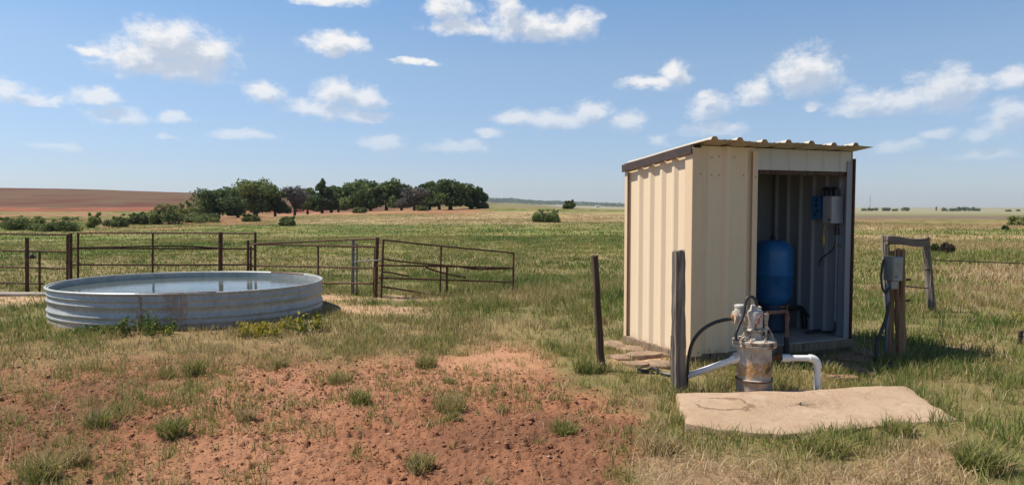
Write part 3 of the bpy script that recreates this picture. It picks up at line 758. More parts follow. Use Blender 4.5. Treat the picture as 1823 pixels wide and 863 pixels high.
    tag(o, 'black loose wire end dangling below the control box', 'wire')
    lf = MB().tube(spline([(.0, .16, H + .0), (-.02, .17, H - .10), (-.02, .165, H - .2), (-.02, .175, H - .27)]), [.005, .005, .005, .005, .005, .005, .006, .006, .006, .009, .014, .016, .014, .013, .010, .008, .006, .005, .004], 6)
    o = lf.build('yellow_rag', MT['yellow']); o.location = w.location; o.rotation_euler = w.rotation_euler
    tag(o, 'thin yellow rag hanging under the grey control box', 'rag')
    # black pipe and cable on the floor
    tx = c.x
    fp = MB().tube(pipe_path([(tx + .15, .62, .40), (tx + .42, .60, .40), (tx + .46, .60, .15)], .06), .032, 12).build('outlet_pipe', MT['rubber'])
    fp.location = NC; fp.rotation_euler = (0, 0, SHED_RZ); tag(fp, 'black outlet pipe bending down beside the blue pressure tank', 'pipe')
    cb = MB().tube(spline([(tx + .40, .55, .36), (tx + .52, .52, .25), (tx + .68, .44, .165), (SW - .30, .33, .16), (SW - .12, .26, .165), (xw - .06, y0 + dy * .3, .20), (xw - .05, y0 + dy * .28, .34)]), .013, 8).build('floor_cable', MT['rubber'])
    cb.location = NC; cb.rotation_euler = (0, 0, SHED_RZ); tag(cb, 'black cable sagging along the pump house floor to the wall conduit', 'cable')
    # rusty water pipe rising in front of the sill
    f0 = screen_on_shed(1400, 628, y=-.13)
    top = screen_on_shed(1400, 554, y=-.13).z; xl = screen_on_shed(1352, 554, y=-.13).x
    t = empty('water_pipe', shed_pt(f0.x, -.13, 0), SHED_RZ, 'rusty bent water pipe rising in front of the doorway sill', 'pipe')
    MB().tube(pipe_path([(0, 0, .22), (0, 0, top), (xl - f0.x, 0, top), (xl - f0.x, .55, top)], .035), .021, 12).build('rusty_run', MT['copper'], t)
    MB().tube([(0, 0, -.03), (0, 0, .1), (0, 0, .23)], .026, 12).build('black_sleeve', MT['rubber'], t)
    m = MB(); m.lathe([(.027, .0), (.027, .045)], 14, (0, 0, top - .09)); m.build('coupling', MT['copper'], t)
build_shed_contents()

# ------------------------------------------------------------------ well head, pipes, slab
PW = G(1348, 688); PW = Vector((PW.x, 6.08, 0)); PW.x = (1348 - CX) / FPX * 6.06
def pw(px, py, dy=0.0): return at(px, py, PW.y + dy)
NOGRASS.append(lambda X, Y: (X - PW.x) ** 2 + (Y - PW.y) ** 2 < .17 ** 2)
def build_well():
    t = empty('well_head', PW, 0, 'rust stained well casing topped by a white flanged pump head', 'well pump')
    k = FPX / 6.06
    X = lambda px: (px - 1348) / k
    Zz = lambda py: EYE - (py - HOR) / FPX * 6.06
    r = .142
    m = MB().lathe([(r + .006, -.05), (r + .006, .03), (r + .005, .07), (r + .004, .125), (r + .012, .13), (r + .012, .145), (r, .15)] + [(r, .15 + .012 * i) for i in range(1, 22)] + [(r + .004, .425)], 72)
    m.v = [((x * (1 + q)), (y * (1 + q)), z) for (x, y, z) in m.v for q in [(float(fbm(math.atan2(y, x) * 9 + 40, z * 45, 5, 3)) - .5) * (.075 if .16 < z < .33 else .022)]]
    m.build('casing', MT['casing'], t, smooth=60)
    m = MB(); m.lathe([(r + .006, 0), (r + .014, .004), (r + .014, .012), (r + .006, .02)], 40, (0, 0, .133), Matrix.Rotation(R(3), 3, 'X')); m.build('clamp_ring', MT['rust'], t)
    fz = Zz(618)
    MB().lathe([(r, fz - .004), (.178, fz), (.181, fz + .004), (.181, fz + .024), (.176, fz + .028)], 44).build('lower_flange', MT['pump'], t, .002, 40)
    MB().lathe([(.174, fz + .031), (.180, fz + .034), (.180, fz + .054), (.172, fz + .059), (.10, fz + .064), (.075, fz + .075), (.066, fz + .095), (.066, Zz(592))], 44).build('cover_plate', MT['pump'], t, .0, 40)
    for a in range(8):
        an = R(a * 45 + 18); m = MB()
        m.lathe([(.017, fz + .056), (.017, fz + .070), (.012, fz + .074), (.008, fz + .0745), (.008, fz + .088), (.005, fz + .09)], 6, (.145 * math.cos(an), .145 * math.sin(an), 0))
        m.build('bolt', MT['pump'], t, smooth=30)
    m = MB(); m.tube([(-.15, -.09, fz + .062), (-.11, -.075, fz + .085), (-.07, -.06, fz + .075)], [.010, .014, .010], 7); m.tube([(-.135, -.02, fz + .066), (-.09, -.01, fz + .09)], .010, 7); m.build('lifting_lug', MT['pump'], t)
    cz = Zz(588)
    MB().lathe([(.066, cz - .012), (.088, cz - .010), (.094, cz - .004), (.094, cz + .004), (.086, cz + .012), (.07, cz + .016)], 36).build('collar', MT['pump'], t)
    mz = Zz(553)
    MB().lathe([(.070, cz + .012), (.075, cz + .02), (.0755, mz - .022), (.069, mz - .006), (.052, mz + .001), (.02, mz + .003)], 32, (X(1346), 0, 0)).build('motor_housing', MT['motor'], t, smooth=40)
    m = MB()
    m.tube([(X(1349), -0.080, mz - .10), (X(1348), -0.082, mz - .06), (X(1353), -0.081, mz - .035), (X(1352), -0.079, mz - .02)], [.010, .012, .009, .006], 8); m.tube([(X(1344), -0.078, cz + .02), (X(1345), -0.082, mz - .10), (X(1350), -0.082, mz - .075)], .007, 8); m.build('hook_bracket', MT['copper'], t)
    MB().lathe([(.022, mz - .004), (.030, mz), (.030, mz + .018), (.024, mz + .022), (.027, mz + .026), (.022, mz + .045)], 18, (X(1344), -.02, 0)).build('cable_gland', MT['motor'], t)
    MB().lathe([(.03, 0), (.036, .006), (.036, .05), (.026, .058)], 14, (X(1355), .045, mz - .03)).build('side_cap', MT['pump'], t)
    # side chamber with pipe flange on the left
    mxr = Matrix.Rotation(R(90), 3, 'Y'); sx = X(1330); sz = Zz(567)
    MB().lathe([(.034, -.095), (.060, -.09), (.060, -.072), (.050, -.066), (.050, -.02), (.060, -.015), (.060, .005), (.054, .01), (.054, .05)], 24, (sx, .02, sz), mxr).build('outlet_body', MT['pump'], t)
    MB().lathe([(.046, Zz(566)), (.050, Zz(560)), (.048, Zz(549)), (.053, Zz(548)), (.053, Zz(545)), (.04, Zz(544))], 24, (X(1324), .03, 0)).build('junction_cup', MT['motor'], t)
    MB().lathe([(.02, -.03), (.027, -.028), (.027, .02), (.02, .022)], 8, (X(1313), .02, sz), mxr).build('rusty_coupling', MT['rust_orange'], t, smooth=25)
    # relief valve on the right
    vx, vy = X(1366), -.03
    m = MB(); m.lathe([(.010, fz + .06), (.018, fz + .065), (.013, fz + .08), (.012, Zz(583)), (.017, Zz(582)), (.014, Zz(575)), (.019, Zz(570)), (.024, Zz(562)), (.022, Zz(559))], 14, (vx, vy, 0)); m.build('relief_valve', MT['pump'], t)
    m = MB(); m.tube([(vx + .005, vy, Zz(582)), (vx + .035, vy, Zz(590)), (vx + .062, vy - .01, fz + .06)], [.012, .009, .012], 8); m.build('valve_strut', MT['pump'], t); m = MB(); m.tube([(vx - .01, vy, Zz(584)), (X(1352), -.03, Zz(586))], .009, 8); m.build('valve_arm', MT['copper'], t); m = MB(); m.tube([(vx, vy, Zz(559)), (vx + .012, vy, Zz(556)), (vx + .02, vy, Zz(560))], .005, 6); m.build('valve_lever', MT['copper'], t)
    # stubs for the pipes
    m = MB(); m.tube([(r - .02, 0, Zz(638)), (X(1396), 0, Zz(637))], .029, 16); m.lathe([(.036, -.02), (.036, .02)], 6, (X(1392), 0, Zz(637)), mxr); m.build('outlet_stub', MT['rust'], t)
    m = MB(); m.tube([(-r + .02, 0, Zz(634)), (X(1312), 0, Zz(638))], .034, 16); m.build('inlet_stub', MT['pump'], t)
    # white pipes
    a = pw(1312, 638); b = at(1229, 667, PW.y + .16); e_ = at(1200, 676, PW.y + .24)
    pl = empty('plastic_pipe', a, 0, 'white plastic pipe sloping from the well head down behind the grey post', 'pipe')
    MB().tube([(0, 0, 0), b - a, e_ - a], .0275, 16).build('run', MT['pvc'], pl)
    d = (b - a).normalized(); MB().tube([d * -.035, d * .05], .037, 16).build('coupling', MT['pvc'], pl, .003)
    a = pw(1397, 637); c = pw(1456, 637); g0 = pw(1457, 692)
    pr = empty('plastic_pipe', a, 0, 'white plastic pipe leaving the well head and turning down to the slab', 'pipe')
    c1 = c - a; g1 = Vector((c1.x, c1.y, -.30 + 0))
    MB().tube([(0, 0, 0), (c1.x - .06, 0, 0)], .026, 16).build('run', MT['pvc'], pr)
    MB().tube(arc_pts((c1.x - .075, 0, 0), (c1.x, 0, 0), (c1.x, 0, -.085), 8), .033, 16).build('elbow', MT['pvc'], pr)
    MB().tube([(c1.x, 0, -.07), (c1.x, 0, -.345)], .026, 16).build('run', MT['pvc'], pr)
    MB().tube([(-.03, 0, 0), (.045, 0, 0)], .034, 16).build('coupling', MT['pvc'], pr, .003)
    # black hoses
    hp = [pw(1312, 567, .02), pw(1296, 568, .02), pw(1272, 574, .04), pw(1250, 587, .06), pw(1234, 607, .09), pw(1227, 630, .12), pw(1224, 655, .15), pw(1222, 690, .17)]
    tag(MB().tube(spline(hp), .016, 12).build('rubber_hose', MT['rubber']), 'thick black hose arching left from the pump head to the post', 'hose')
    hp = [pw(1347, 546, -.02), pw(1345, 534, -.03), pw(1338, 528, -.035), pw(1330, 531, -.04), pw(1326, 545, -.05), pw(1323, 562, -.07), pw(1315, 580, -.09), pw(1310, 594, -.11), pw(1311, 606, -.12)]
    tag(MB().tube(spline(hp), .0135, 12).build('rubber_hose', MT['rubber']), 'thin black cable looping over the top of the pump head', 'cable')
build_well()

def build_slab():
    poly = [G(1203, 699, .07), G(1310, 697, .07), G(1450, 692, .07), G(1560, 687, .07), G(1613, 687, .07), G(1655, 716, .06), G(1706, 746, .03), G(1560, 757, .045), G(1388, 772, .05), G(1290, 764, .05), G(1221, 752, .055)]
    cen = Vector((2.25, 5.55, 0))
    # subdivided, slightly domed top with rough edge
    P = []
    for i in range(len(poly)):
        a, b = poly[i], poly[(i + 1) % len(poly)]
        for k in range(10): P.append(a.lerp(b, k / 10))
    n = len(P); v = []; f = []; rings = 14
    for j in range(rings + 1):
        s = 1 - (j - 2) / (rings - 2) if j > 2 else (1.0, .996, .988)[j]
        for i, p in enumerate(P):
            q = cen.lerp(Vector((p.x, p.y, 0)), s)
            jag = (float(fbm(p.x * 9, p.y * 9, 4, 4)) - .5) * .07 * (s > .985)
            q = Vector((q.x + jag, q.y + jag * .6, 0))
            edge = p.z - (.016, .003, 0)[j] if j < 3 else p.z + .012 * min(1, (1 - s) * 5)
            z = edge + (float(fbm(q.x * 2.2, q.y * 2.2, 8, 3)) - .5) * .022 
            v.append((q.x - cen.x, q.y - cen.y, z))
    for j in range(rings):
        for i in range(n): f.append((j * n + i, j * n + (i + 1) % n, (j + 1) * n + (i + 1) % n, (j + 1) * n + i))
    b = len(v)
    for p in P: v.append((p.x - cen.x, p.y - cen.y, -.08))
    for i in range(n): f.append((b + i, b + (i + 1) % n, (i + 1) % n, i))
    o = MB().add(v, f).build('concrete_slab', MT['slab'], smooth=50); o.location = cen
    tag(o, 'tan worn concrete slab lying in front of the well head', 'slab')
    pp = [(p.x, p.y) for p in poly]
    NOGRASS.append(lambda X, Y: poly_sd(X, Y, pp) > .015)
build_slab()

# ------------------------------------------------------------------ wooden posts
def log(name, p, q, r0, r1, mat, label=None, cat=None, group=None, n=24, seed=0, wob=.16, parent=None, bury=.12, lean=0.0):
    p = Vector(p); q = Vector(q); d = (q - p); L = d.length
    rr = random.Random(seed); pts = []; rs = []
    for i in range(13):
        t = i / 12; k = p + d * t + Vector(((rr.random() - .5) * .008, (rr.random() - .5) * .008, 0)) * (1 if 0 < i < 12 else 0)
        pts.append(k - p); rs.append((r0 + (r1 - r0) * t) * (1 + (rr.random() - .5) * .05))
    pts.insert(0, -d.normalized() * bury); rs.insert(0, r0)
    m = MB().tube(pts, rs, n, True, wob, seed)
    # ragged top
    for k in range(n):
        i = len(m.v) - n + k; x, y, z = m.v[i]; m.v[i] = (x, y, z + (rr.random() - .5) * r1 * .5)
    o = m.build(name, mat, parent, .003, 55); o.location = p
    if label: tag(o, label, cat, group)
    NOGRASS.append(lambda X, Y, a=p, s=r0: (X - a.x) ** 2 + (Y - a.y) ** 2 < (s * .9) ** 2)
    return o
b = G(1213, 698); b.y = 6.16; b.x = (1213 - CX) / FPX * 6.13
log('wooden_post', b, at(1207, 447, 6.14), .060, .053, MT['wood_grey'], 'thick weathered grey wooden post at the slab corner beside the pump house', 'post', seed=3)
b = at(1198, 699, 6.2); b.z = 0
log('wooden_stake', b, at(1197, 597, 6.2), .021, .019, MT['wood_grey'], 'short thin grey stake leaning against the thick grey post', 'post', seed=8, n=10)
b = G(1071, 660)
log('wooden_post', b, at(1058.5, 454, b.y), .036, .030, MT['wood_dark'], 'slender dark leaning post standing left of the pump house', 'post', seed=5, n=12)

def build_meter_post():
    b = G(1603, 639); Y = b.y
    t = empty('utility_post', (b.x, b.y, 0), 0, 'brown split timber utility post with a meter box right of the pump house', 'utility post')
    o = log('timber', (0, 0, 0), at(1601, 444, Y) - b, .048, .046, MT['wood_brown'], seed=11, parent=t); o.location = (0, 0, 0)
    pb = at(1584, 633, Y + .03) - b; pb.z = 0
    o = log('timber', pb, at(1588, 447, Y + .03) - b, .031, .036, MT['wood_brown'], seed=12, parent=t); o.location = pb
    NOGRASS.append(lambda X, Yy: (X - b.x) ** 2 + (Yy - b.y) ** 2 < .01)
    for z in (.84, .62):
        m = MB(); m.lathe([(.012, -.02), (.012, .02), (.006, .026)], 8, (.055, -.01, z), Matrix.Rotation(R(90), 3, 'Y'))
        m.build('bolt', MT['rust'], t)
    # box
    yb = Y - .10
    c0 = at(1575, 500, yb); c1 = at(1591, 457, yb)
    w = c1.x - c0.x; h = c1.z - c0.z
    rz = R(16)
    bx = empty('meter_box', (c0.x + .105, yb + .04, c0.z), rz, 'grey metal meter box with yellow edged lid fixed to the split timber post', 'meter box')
    m = MB(); m.box((0, 0, h / 2), (.135, .12, h)); m.build('case', MT['meter'], bx, .005)
    m = MB(); m.box((-.012, -.066, h / 2), (.10, .010, h * .96)); m.build('door', MT['meter'], bx, .003)
    m = MB(); m.box((-.025, -.075, h * .18), (.03, .008, .022)); m.build('latch', MT['galv_post'], bx, .002)
    m = MB()
    zt = h; hh = .105; x0, x1 = -.08, .02
    for (p, q) in (((x0, 0, zt), (x0, 0, zt + hh)), ((x1, 0, zt), (x1, 0, zt + hh + .02)), ((x0, 0, zt + hh), (x1, 0, zt + hh)), ((x0, 0, zt + .006), (x1, 0, zt + .006))):
        m.tube([p, q], .005, 6)
    m.build('lid_frame', MT['yellow'], bx)
    m = MB(); m.box((0, 0, -.045), (.09, .07, .09)); m.build('conduit_hub', MT['meter'], bx, .01)
    # conduit and cables
    p0 = at(1578, 505, yb); pm = at(1581, 545, yb); pe = G(1576, 640)
    tag(MB().tube(spline([p0, pm, at(1578, 590, yb), pe - Vector((0, 0, .03))]), .017, 10).build('conduit', MT['conduit']), 'blue grey conduit running down from the meter box to the ground', 'conduit')
    tag(MB().tube(spline([at(1573, 462, yb + .05), at(1569, 490, yb), at(1571, 512, yb - .02), at(1577, 521, yb - .02), at(1583, 512, yb - .02)]), .012, 8).build('looped_cable', MT['rubber']), 'black cable loop hanging at the side of the meter box', 'cable')
    tag(MB().tube(spline([at(1583, 535, yb), at(1578, 565, yb - .02), at(1567, 595, yb - .03), at(1560, 620, yb - .05), G(1558, 645) - Vector((0, 0, .03))]), .0185, 10).build('drop_cable', MT['rubber']), 'thick black cable leaning from the utility post down to the soil', 'cable')
build_meter_post()

def build_h_frame():
    b = G(1659, 553); Y = b.y
    t = empty('timber_frame', (b.x, b.y, gz1(b.x, b.y)), 0, 'old grey timber fence brace of two posts and a top rail behind the meter box', 'fence brace')
    o = log('post', (0, 0, 0), at(1647.5, 422, Y) - b, .058, .054, MT['wood_grey'], seed=21, parent=t); o.location = (0, 0, 0)
    lb = at(1580, 560, Y + .05) - b; lb.z = 0
    o = log('post', lb, at(1576, 418, Y + .05) - b, .050, .056, MT['wood_grey'], seed=22, parent=t); o.location = lb
    p = at(1578, 427, Y - .02) - b; q = at(1653, 431, Y - .06) - b
    m = MB(); v0 = []
    for i in range(9):
        s = i / 8; c = p.lerp(q, s) + Vector((0, 0, .012 * math.sin(s * 7)))
        v0.append(c)
    for i in range(8): pass
    hh = [.066, .070, .064, .060, .056, .060, .062, .066, .06]
    vs = []; fs = []
    for c, h in zip(v0, hh):
        vs += [c + Vector((0, -.035, -h)), c + Vector((0, .035, -h)), c + Vector((0, .035, h)), c + Vector((0, -.035, h))]
    for i in range(8):
        for k in range(4): fs.append((i * 4 + k, i * 4 + (k + 1) % 4, i * 4 + 4 + (k + 1) % 4, i * 4 + 4 + k))
    fs += [(3, 2, 1, 0), (32, 33, 34, 35)]
    m.add(vs, fs).build('rail', MT['wood_grey_h'], t, .008, 40)
    for (px, py) in ((1577, 428), (1650, 425), (1652, 480)):
        m = MB(); c = at(px, py, Y - .10) - b; m.tube([c + Vector((-.05, 0, .0)), c + Vector((0, -.02, .01)), c + Vector((.06, 0, -.005))], .009, 6); m.build('wire_wrap', MT['rust'], t)
    tag(MB().tube(spline([at(1612, 509, 8.4), at(1630, 511, 9.6), at(1653, 513, Y - .06)]), .010, 7).build('tie_wire', MT['rust']), 'rusty tie wire joining the split utility post to the timber brace', 'wire')
    tag(MB().tube(spline([at(1664, 463, Y + .2), at(1720, 465, Y + 1.0), at(1800, 468, Y + 1.6), at(1900, 472, Y + 2.2)]), .009, 7).build('fence_wire', MT['rust']), 'dark strand of fence wire running right from the timber brace', 'wire')
    log('wooden_stake', G(1815, 610), at(1817, 588, G(1815, 610).y), .03, .03, MT['wood_dark'], 'short dark stump hidden in tall grass at the right edge', 'post', seed=31, n=9)
t_ = NT('grey_plank'); g_ = t_.noise(1.0, 7, .7, t_.map((3, 40, 40)), .6)
t_.bump(g_, .6, .01); MT['wood_grey_h'] = t_.done(t_.ramp(g_, [(.3, (.10, .08, .065)), (.55, (.20, .165, .13)), (.75, (.29, .25, .2))]), .85, 0, .25)
build_h_frame()

# ------------------------------------------------------------------ pipe fence
FENCE_Y0 = 13.6
def fence_panel(label, Y0, Y1, px0, px1, rails, uprights, r=.024, rr=.019):
    """rails: lists of photo points; uprights: (top point, foot py or None=ground, radius)"""
    def P(px, py):
        s = (px - px0) / (px1 - px0); return at(px, py, Y0 + (Y1 - Y0) * s)
    o0 = P(px0, 520); o0.z = 0
    t = empty('pipe_fence', o0, 0, label, 'fence', 'rusty pipe fence panels behind the stock tank')
    for rl in rails:
        pts = [P(*q) - o0 for q in rl]
        pts = spline(pts, 5) if len(pts) > 2 else pts
        MB().tube(pts, rr * .84, 10).build('rail', MT['rust'], t)
    for (x0, y0, x1, y1, rad) in uprights:
        a = P(x0, y0); bt = P(x1, y1 if y1 else 520)
        if y1 is None: bt.z = gz1(bt.x, bt.y) - .06
        MB().tube([bt - o0, (a + bt) / 2 - o0, a - o0], rad * .78, 10).build('upright', MT['rust'], t)
    return t
def fence_post(label, px, top, Y, r, mat='rust', px1=None):
    a = at(px, top, Y); f = at(px1 or px, 525, Y); f.z = gz1(f.x, f.y)
    o = MB().tube([Vector((0, 0, -.15)), (a - f) * .5, a - f], r * .72, 12).build('fence_post', MT[mat]); o.location = f
    tag(o, label, 'fence post')
fence_panel('rusty pipe gate panel at the left edge left of the stock tank', 13.3, 13.3, -40, 121,
            [[(-40, 415), (121, 418)], [(-40, 445), (119, 448)], [(-40, 474), (119, 478)], [(-40, 502), (77, 505)]],
            [(120.5, 417, 119.5, None, .030), (70.5, 446, 70.5, None, .026), (-36, 415, -36, None, .024)], .024, .019)
fence_panel('rusty pipe panel directly behind the stock tank with a sprung middle rail', 13.6, 13.4, 126, 456,
            [[(138, 415), (270, 414.6), (455, 415.5)], [(128, 442), (300, 442.5), (455, 443)], [(127, 441.5), (200, 440), (272, 438), (340, 438.8), (392, 442)], [(127, 471), (270, 471.5), (445, 471)]],
            [(139, 414, 139, None, .026), (272, 415, 271.5, None, .024), (454.5, 413, 454, None, .028)])
fence_panel('rusty pipe panel right behind the stock tank with a tilted upper rail', 13.2, 12.55, 441, 672,
            [[(445, 434.5), (669, 439.5)], [(457, 433.5), (560, 429.5), (671, 425)], [(446, 473), (560, 475), (669, 477.5)], [(500, 503.5), (668, 504.5)]],
            [(441.5, 428, 441, None, .030), (446.5, 438, 446, None, .024), (566.5, 437, 566, None, .021), (668, 438, 665, None, .026)])
fence_panel('sagging rusty pipe panel at the open right end of the fence', 12.3, 13.7, 672, 915,
            [[(682, 427), (785, 438), (914, 450)], [(683.5, 461), (720, 466), (787, 472), (850, 476)], [(672, 472.5), (795, 474), (912, 477)], [(787, 472), (815, 474), (850, 479), (912, 477.5)], [(673, 494.5), (790, 498), (909, 502)], [(679, 510), (720, 516), (770, 524), (806, 525.5)], [(681, 484), (700, 486), (728, 492)], [(757, 476), (790, 486), (830, 494)]],
            [(682.5, 426, 678, None, .026), (785.5, 438, 783, None, .022), (795.5, 475, 795.5, None, .027), (914.5, 449, 913, None, .026)])
fence_post('dark steel post carrying a chain knot in the left gate panel', 48, 423, 13.25, .046)
fence_post('rusty post at the gap between the left gate and the long panel', 126, 415, 13.5, .040)
fence_post('thick rusty post in the long panel above the tank rim', 392.5, 413, 13.4, .055)
fence_post('thick rusty corner post where the tilted rail ends', 672, 422.5, 12.45, .045, px1=668)
fence_post('grey steel gate post left of the rusty corner post', 628.5, 425, 12.75, .042, 'galv_post', px1=627.5)
fence_post('thinner grey steel bar next to the grey gate post', 636, 434, 12.75, .022, 'galv_post', px1=635)
tag(MB().tube(spline([at(630, 467, 12.6), at(640, 465, 12.6), at(655, 464, 12.5), at(670, 463.5, 12.4), at(683, 462, 12.4)]), .012, 7).build('chain_tie', MT['galv_post']), 'bent wire tie between the grey gate post and the rusty corner post', 'wire')
m = MB(); c = at(58, 456, 13.2)
for k in range(9):
    a = rnd.uniform(0, 6.28); m.tube([c + Vector((math.cos(a) * .05, -.02, math.sin(a) * .04)), c + Vector((rnd.uniform(-.03, .03), -.05, rnd.uniform(-.03, .03))), c + Vector((math.cos(a + 2) * .07, .0, math.sin(a + 2) * .05))], .011, 6)
tag(m.build('chain_knot', MT['rubber']), 'dark knotted chain hanging on the left gate panel', 'chain')
o = MB().box((0, 0, 0), (1.3, .16, .12)).build('concrete_footing', MT['floor_conc'], None, .03); o.location = G(25, 528); o.location.z = .02; o.rotation_euler = (0, 0, R(-4))
tag(o, 'pale concrete footing strip lying below the left gate panel', 'footing')

# ------------------------------------------------------------------ stock tank
TKX, TKY, TKR, TKS = -4.865, 10.848, 1.930, .845
def build_tank():
    t = empty('stock_tank', (TKX, TKY, 0), 0, 'large round galvanised steel stock tank full of water', 'stock tank')
    H = .462; n = 96
    prof = [(1.0, -.04), (1.0, .035), (.997, .055), (1.006, .075), (1.006, .095), (.997, .115), (.996, .145), (1.007, .163), (1.007, .182), (.996, .20), (.994, .30), (1.007, .318), (1.007, .335), (.995, .352), (.995, .392), (1.005, .405), (1.005, .418), (.996, .432), (.997, H)]
    v = []; f = []
    pr = [(r * TKR, z * .924 if z < H else z) for r, z in prof] + [(TKR * .985, H), (TKR * .985, .30), (TKR * .985, .02)]
    rr = np.random.default_rng(4); ph = rr.uniform(0, 6.28, 4)
    for (r, z) in pr:
        for k in range(n):
            a = 2 * math.pi * k / n; dent = 1 + .003 * math.sin(5 * a + ph[0]) + .002 * math.sin(11 * a + ph[1] + z * 4)
            v.append((r * dent * math.cos(a), r * dent * math.sin(a) * TKS, z))
    w = len(pr)
    for i in range(w - 1):
        for k in range(n): f.append((i * n + k, i * n + (k + 1) % n, (i + 1) * n + (k + 1) % n, (i + 1) * n + k))
    f.append(tuple((w - 1) * n + k for k in range(n)))
    MB().add(v, f).build('tank_wall', MT['tank'], t, smooth=60)
    m = MB(); pts = [(TKR * 1.004 * math.cos(a), TKR * 1.004 * TKS * math.sin(a), H + .004 + .004 * math.sin(3 * a)) for a in np.linspace(0, 2 * math.pi, 97)]
    m.tube(pts, .019, 10, False); m.build('rolled_rim', MT['tank'], t)
    # rusted lengths of rim at front, and the seam straps
    def arc(a0, a1, r, z, k=16): return [(TKR * r * math.cos(R(a)), TKR * r * TKS * math.sin(R(a)), z) for a in np.linspace(a0, a1, k)]
    MB().tube(arc(-88, -60, 1.003, H + .012), .017, 8).build('rusted_rim', MT['rust'], t)
    MB().tube(arc(44, 68, .992, H + .010), .014, 8).build('rusted_rim', MT['copper'], t)
    for a in (-88, -73.5):
        m = MB(); c = R(a); p = Vector((TKR * 1.006 * math.cos(c), TKR * 1.006 * TKS * math.sin(c), 0)); m.box((p.x, p.y, .22), (.022, .004, .42), math.atan2(TKS * math.cos(c), -math.sin(c)))
        m.build('seam_strap', MT['tank'], t, .003)
    # water
    v = [(0, 0, 0)] + [(TKR * .984 * math.cos(a), TKR * .984 * TKS * math.sin(a), 0) for a in np.linspace(0, 2 * math.pi, n, endpoint=False)]
    o = MB().add(v, [(0, 1 + k, 1 + (k + 1) % n) for k in range(n)]).build('water', MT['water']); o.location = (TKX, TKY, H - .075); o['kind'] = 'structure'
    NOGRASS.append(lambda X, Y: (X - TKX) ** 2 + ((Y - TKY) / TKS) ** 2 < (TKR * 1.0) ** 2)
build_tank()

# ------------------------------------------------------------------ flat stones, ground cables
def stone(px, py, w, d, h, mat, label, group, seed):
    c = G(px, py); rr = random.Random(seed); n = 11; v = []; f = []
    an = [2 * math.pi * k / n + rr.uniform(-.15, .15) for k in range(n)]; q = [rr.uniform(.8, 1.15) for _ in range(n)]
    for (s, z) in ((.95, -.05), (1, h * .6), (.93, h), (.5, h + .004)):
        for k in range(n): v.append((w * s * q[k] * math.cos(an[k]), d * s * q[k] * math.sin(an[k]), z + rr.uniform(-.004, .004)))
    for j in range(3):
        for k in range(n): f.append((j * n + k, j * n + (k + 1) % n, (j + 1) * n + (k + 1) % n, (j + 1) * n + k))
    f.append(tuple(3 * n + k for k in range(n)))
    o = MB().add(v, f).build('flat_stone', MT[mat], smooth=40); o.location = (c.x, c.y, gz1(c.x, c.y)); o.rotation_euler = (0, 0, rr.uniform(0, 3))
    tag(o, label, 'stone', group)
    NOGRASS.append(lambda X, Y: (X - c.x) ** 2 + (Y - c.y) ** 2 < (min(w, d) * .8) ** 2)
for i, (px, py, w, d, h, lab) in enumerate([
    (1092, 620, .20, .14, .03, 'flat tan flagstone farthest left beyond the slender dark post'),
    (1122, 626, .19, .15, .035, 'flat tan flagstone at the rear corner of the pump house side wall'),
    (1104, 639, .15, .11, .025, 'small tan flagstone just right of the slender dark post'),
    (1150, 638, .2, .13, .04, 'broad tan flagstone at the middle of the pump house side wall'),
    (1136, 651, .14, .1, .03, 'small tan flagstone in grass in front of the broad flagstone'),
    (1176, 652, .17, .12, .04, 'tan flagstone nearest the thick grey post by the side wall'),
    (1186, 637, .16, .1, .03, 'tan flagstone touching the wall skid just left of the thick grey post')]):
    stone(px, py, w, d, h, 'stone', lab, 'flagstones beside the side wall', i + 1)
for i, (px, py, w, d, h, lab) in enumerate([
    (1520, 640, .22, .13, .03, 'large reddish flagstone at the right foot of the doorway sill'),
    (1486, 652, .18, .10, .03, 'reddish flagstone in front of the middle of the doorway sill'),
    (1552, 634, .16, .1, .03, 'reddish flagstone nearest the utility post'),
    (1530, 664, .2, .11, .025, 'reddish flagstone beside the black ground cable'),
    (1500, 677, .16, .08, .03, 'small reddish flagstone at the back edge of the slab')]):
    stone(px, py, w, d, h, 'stone_red', lab, 'flagstones before the doorway', i + 31)
def ground_cable(pts, r, label):
    q = []
    for p in spline([G(*p) for p in pts]): q.append(Vector((p.x, p.y, gz1(p.x, p.y) + r * 1.3)))
    tag(MB().tube(q, r, 8).build('ground_cable', MT['rubber']), label, 'cable')
ground_cable([(1482, 679), (1500, 677), (1522, 672), (1545, 668), (1568, 660), (1590, 655)], .016, 'black cable lying on the soil behind the slab towards the utility post')
ground_cable([(1136, 661), (1150, 664), (1163, 660), (1178, 667), (1196, 671)], .017, 'dark cable end lying in grass left of the thick grey post')

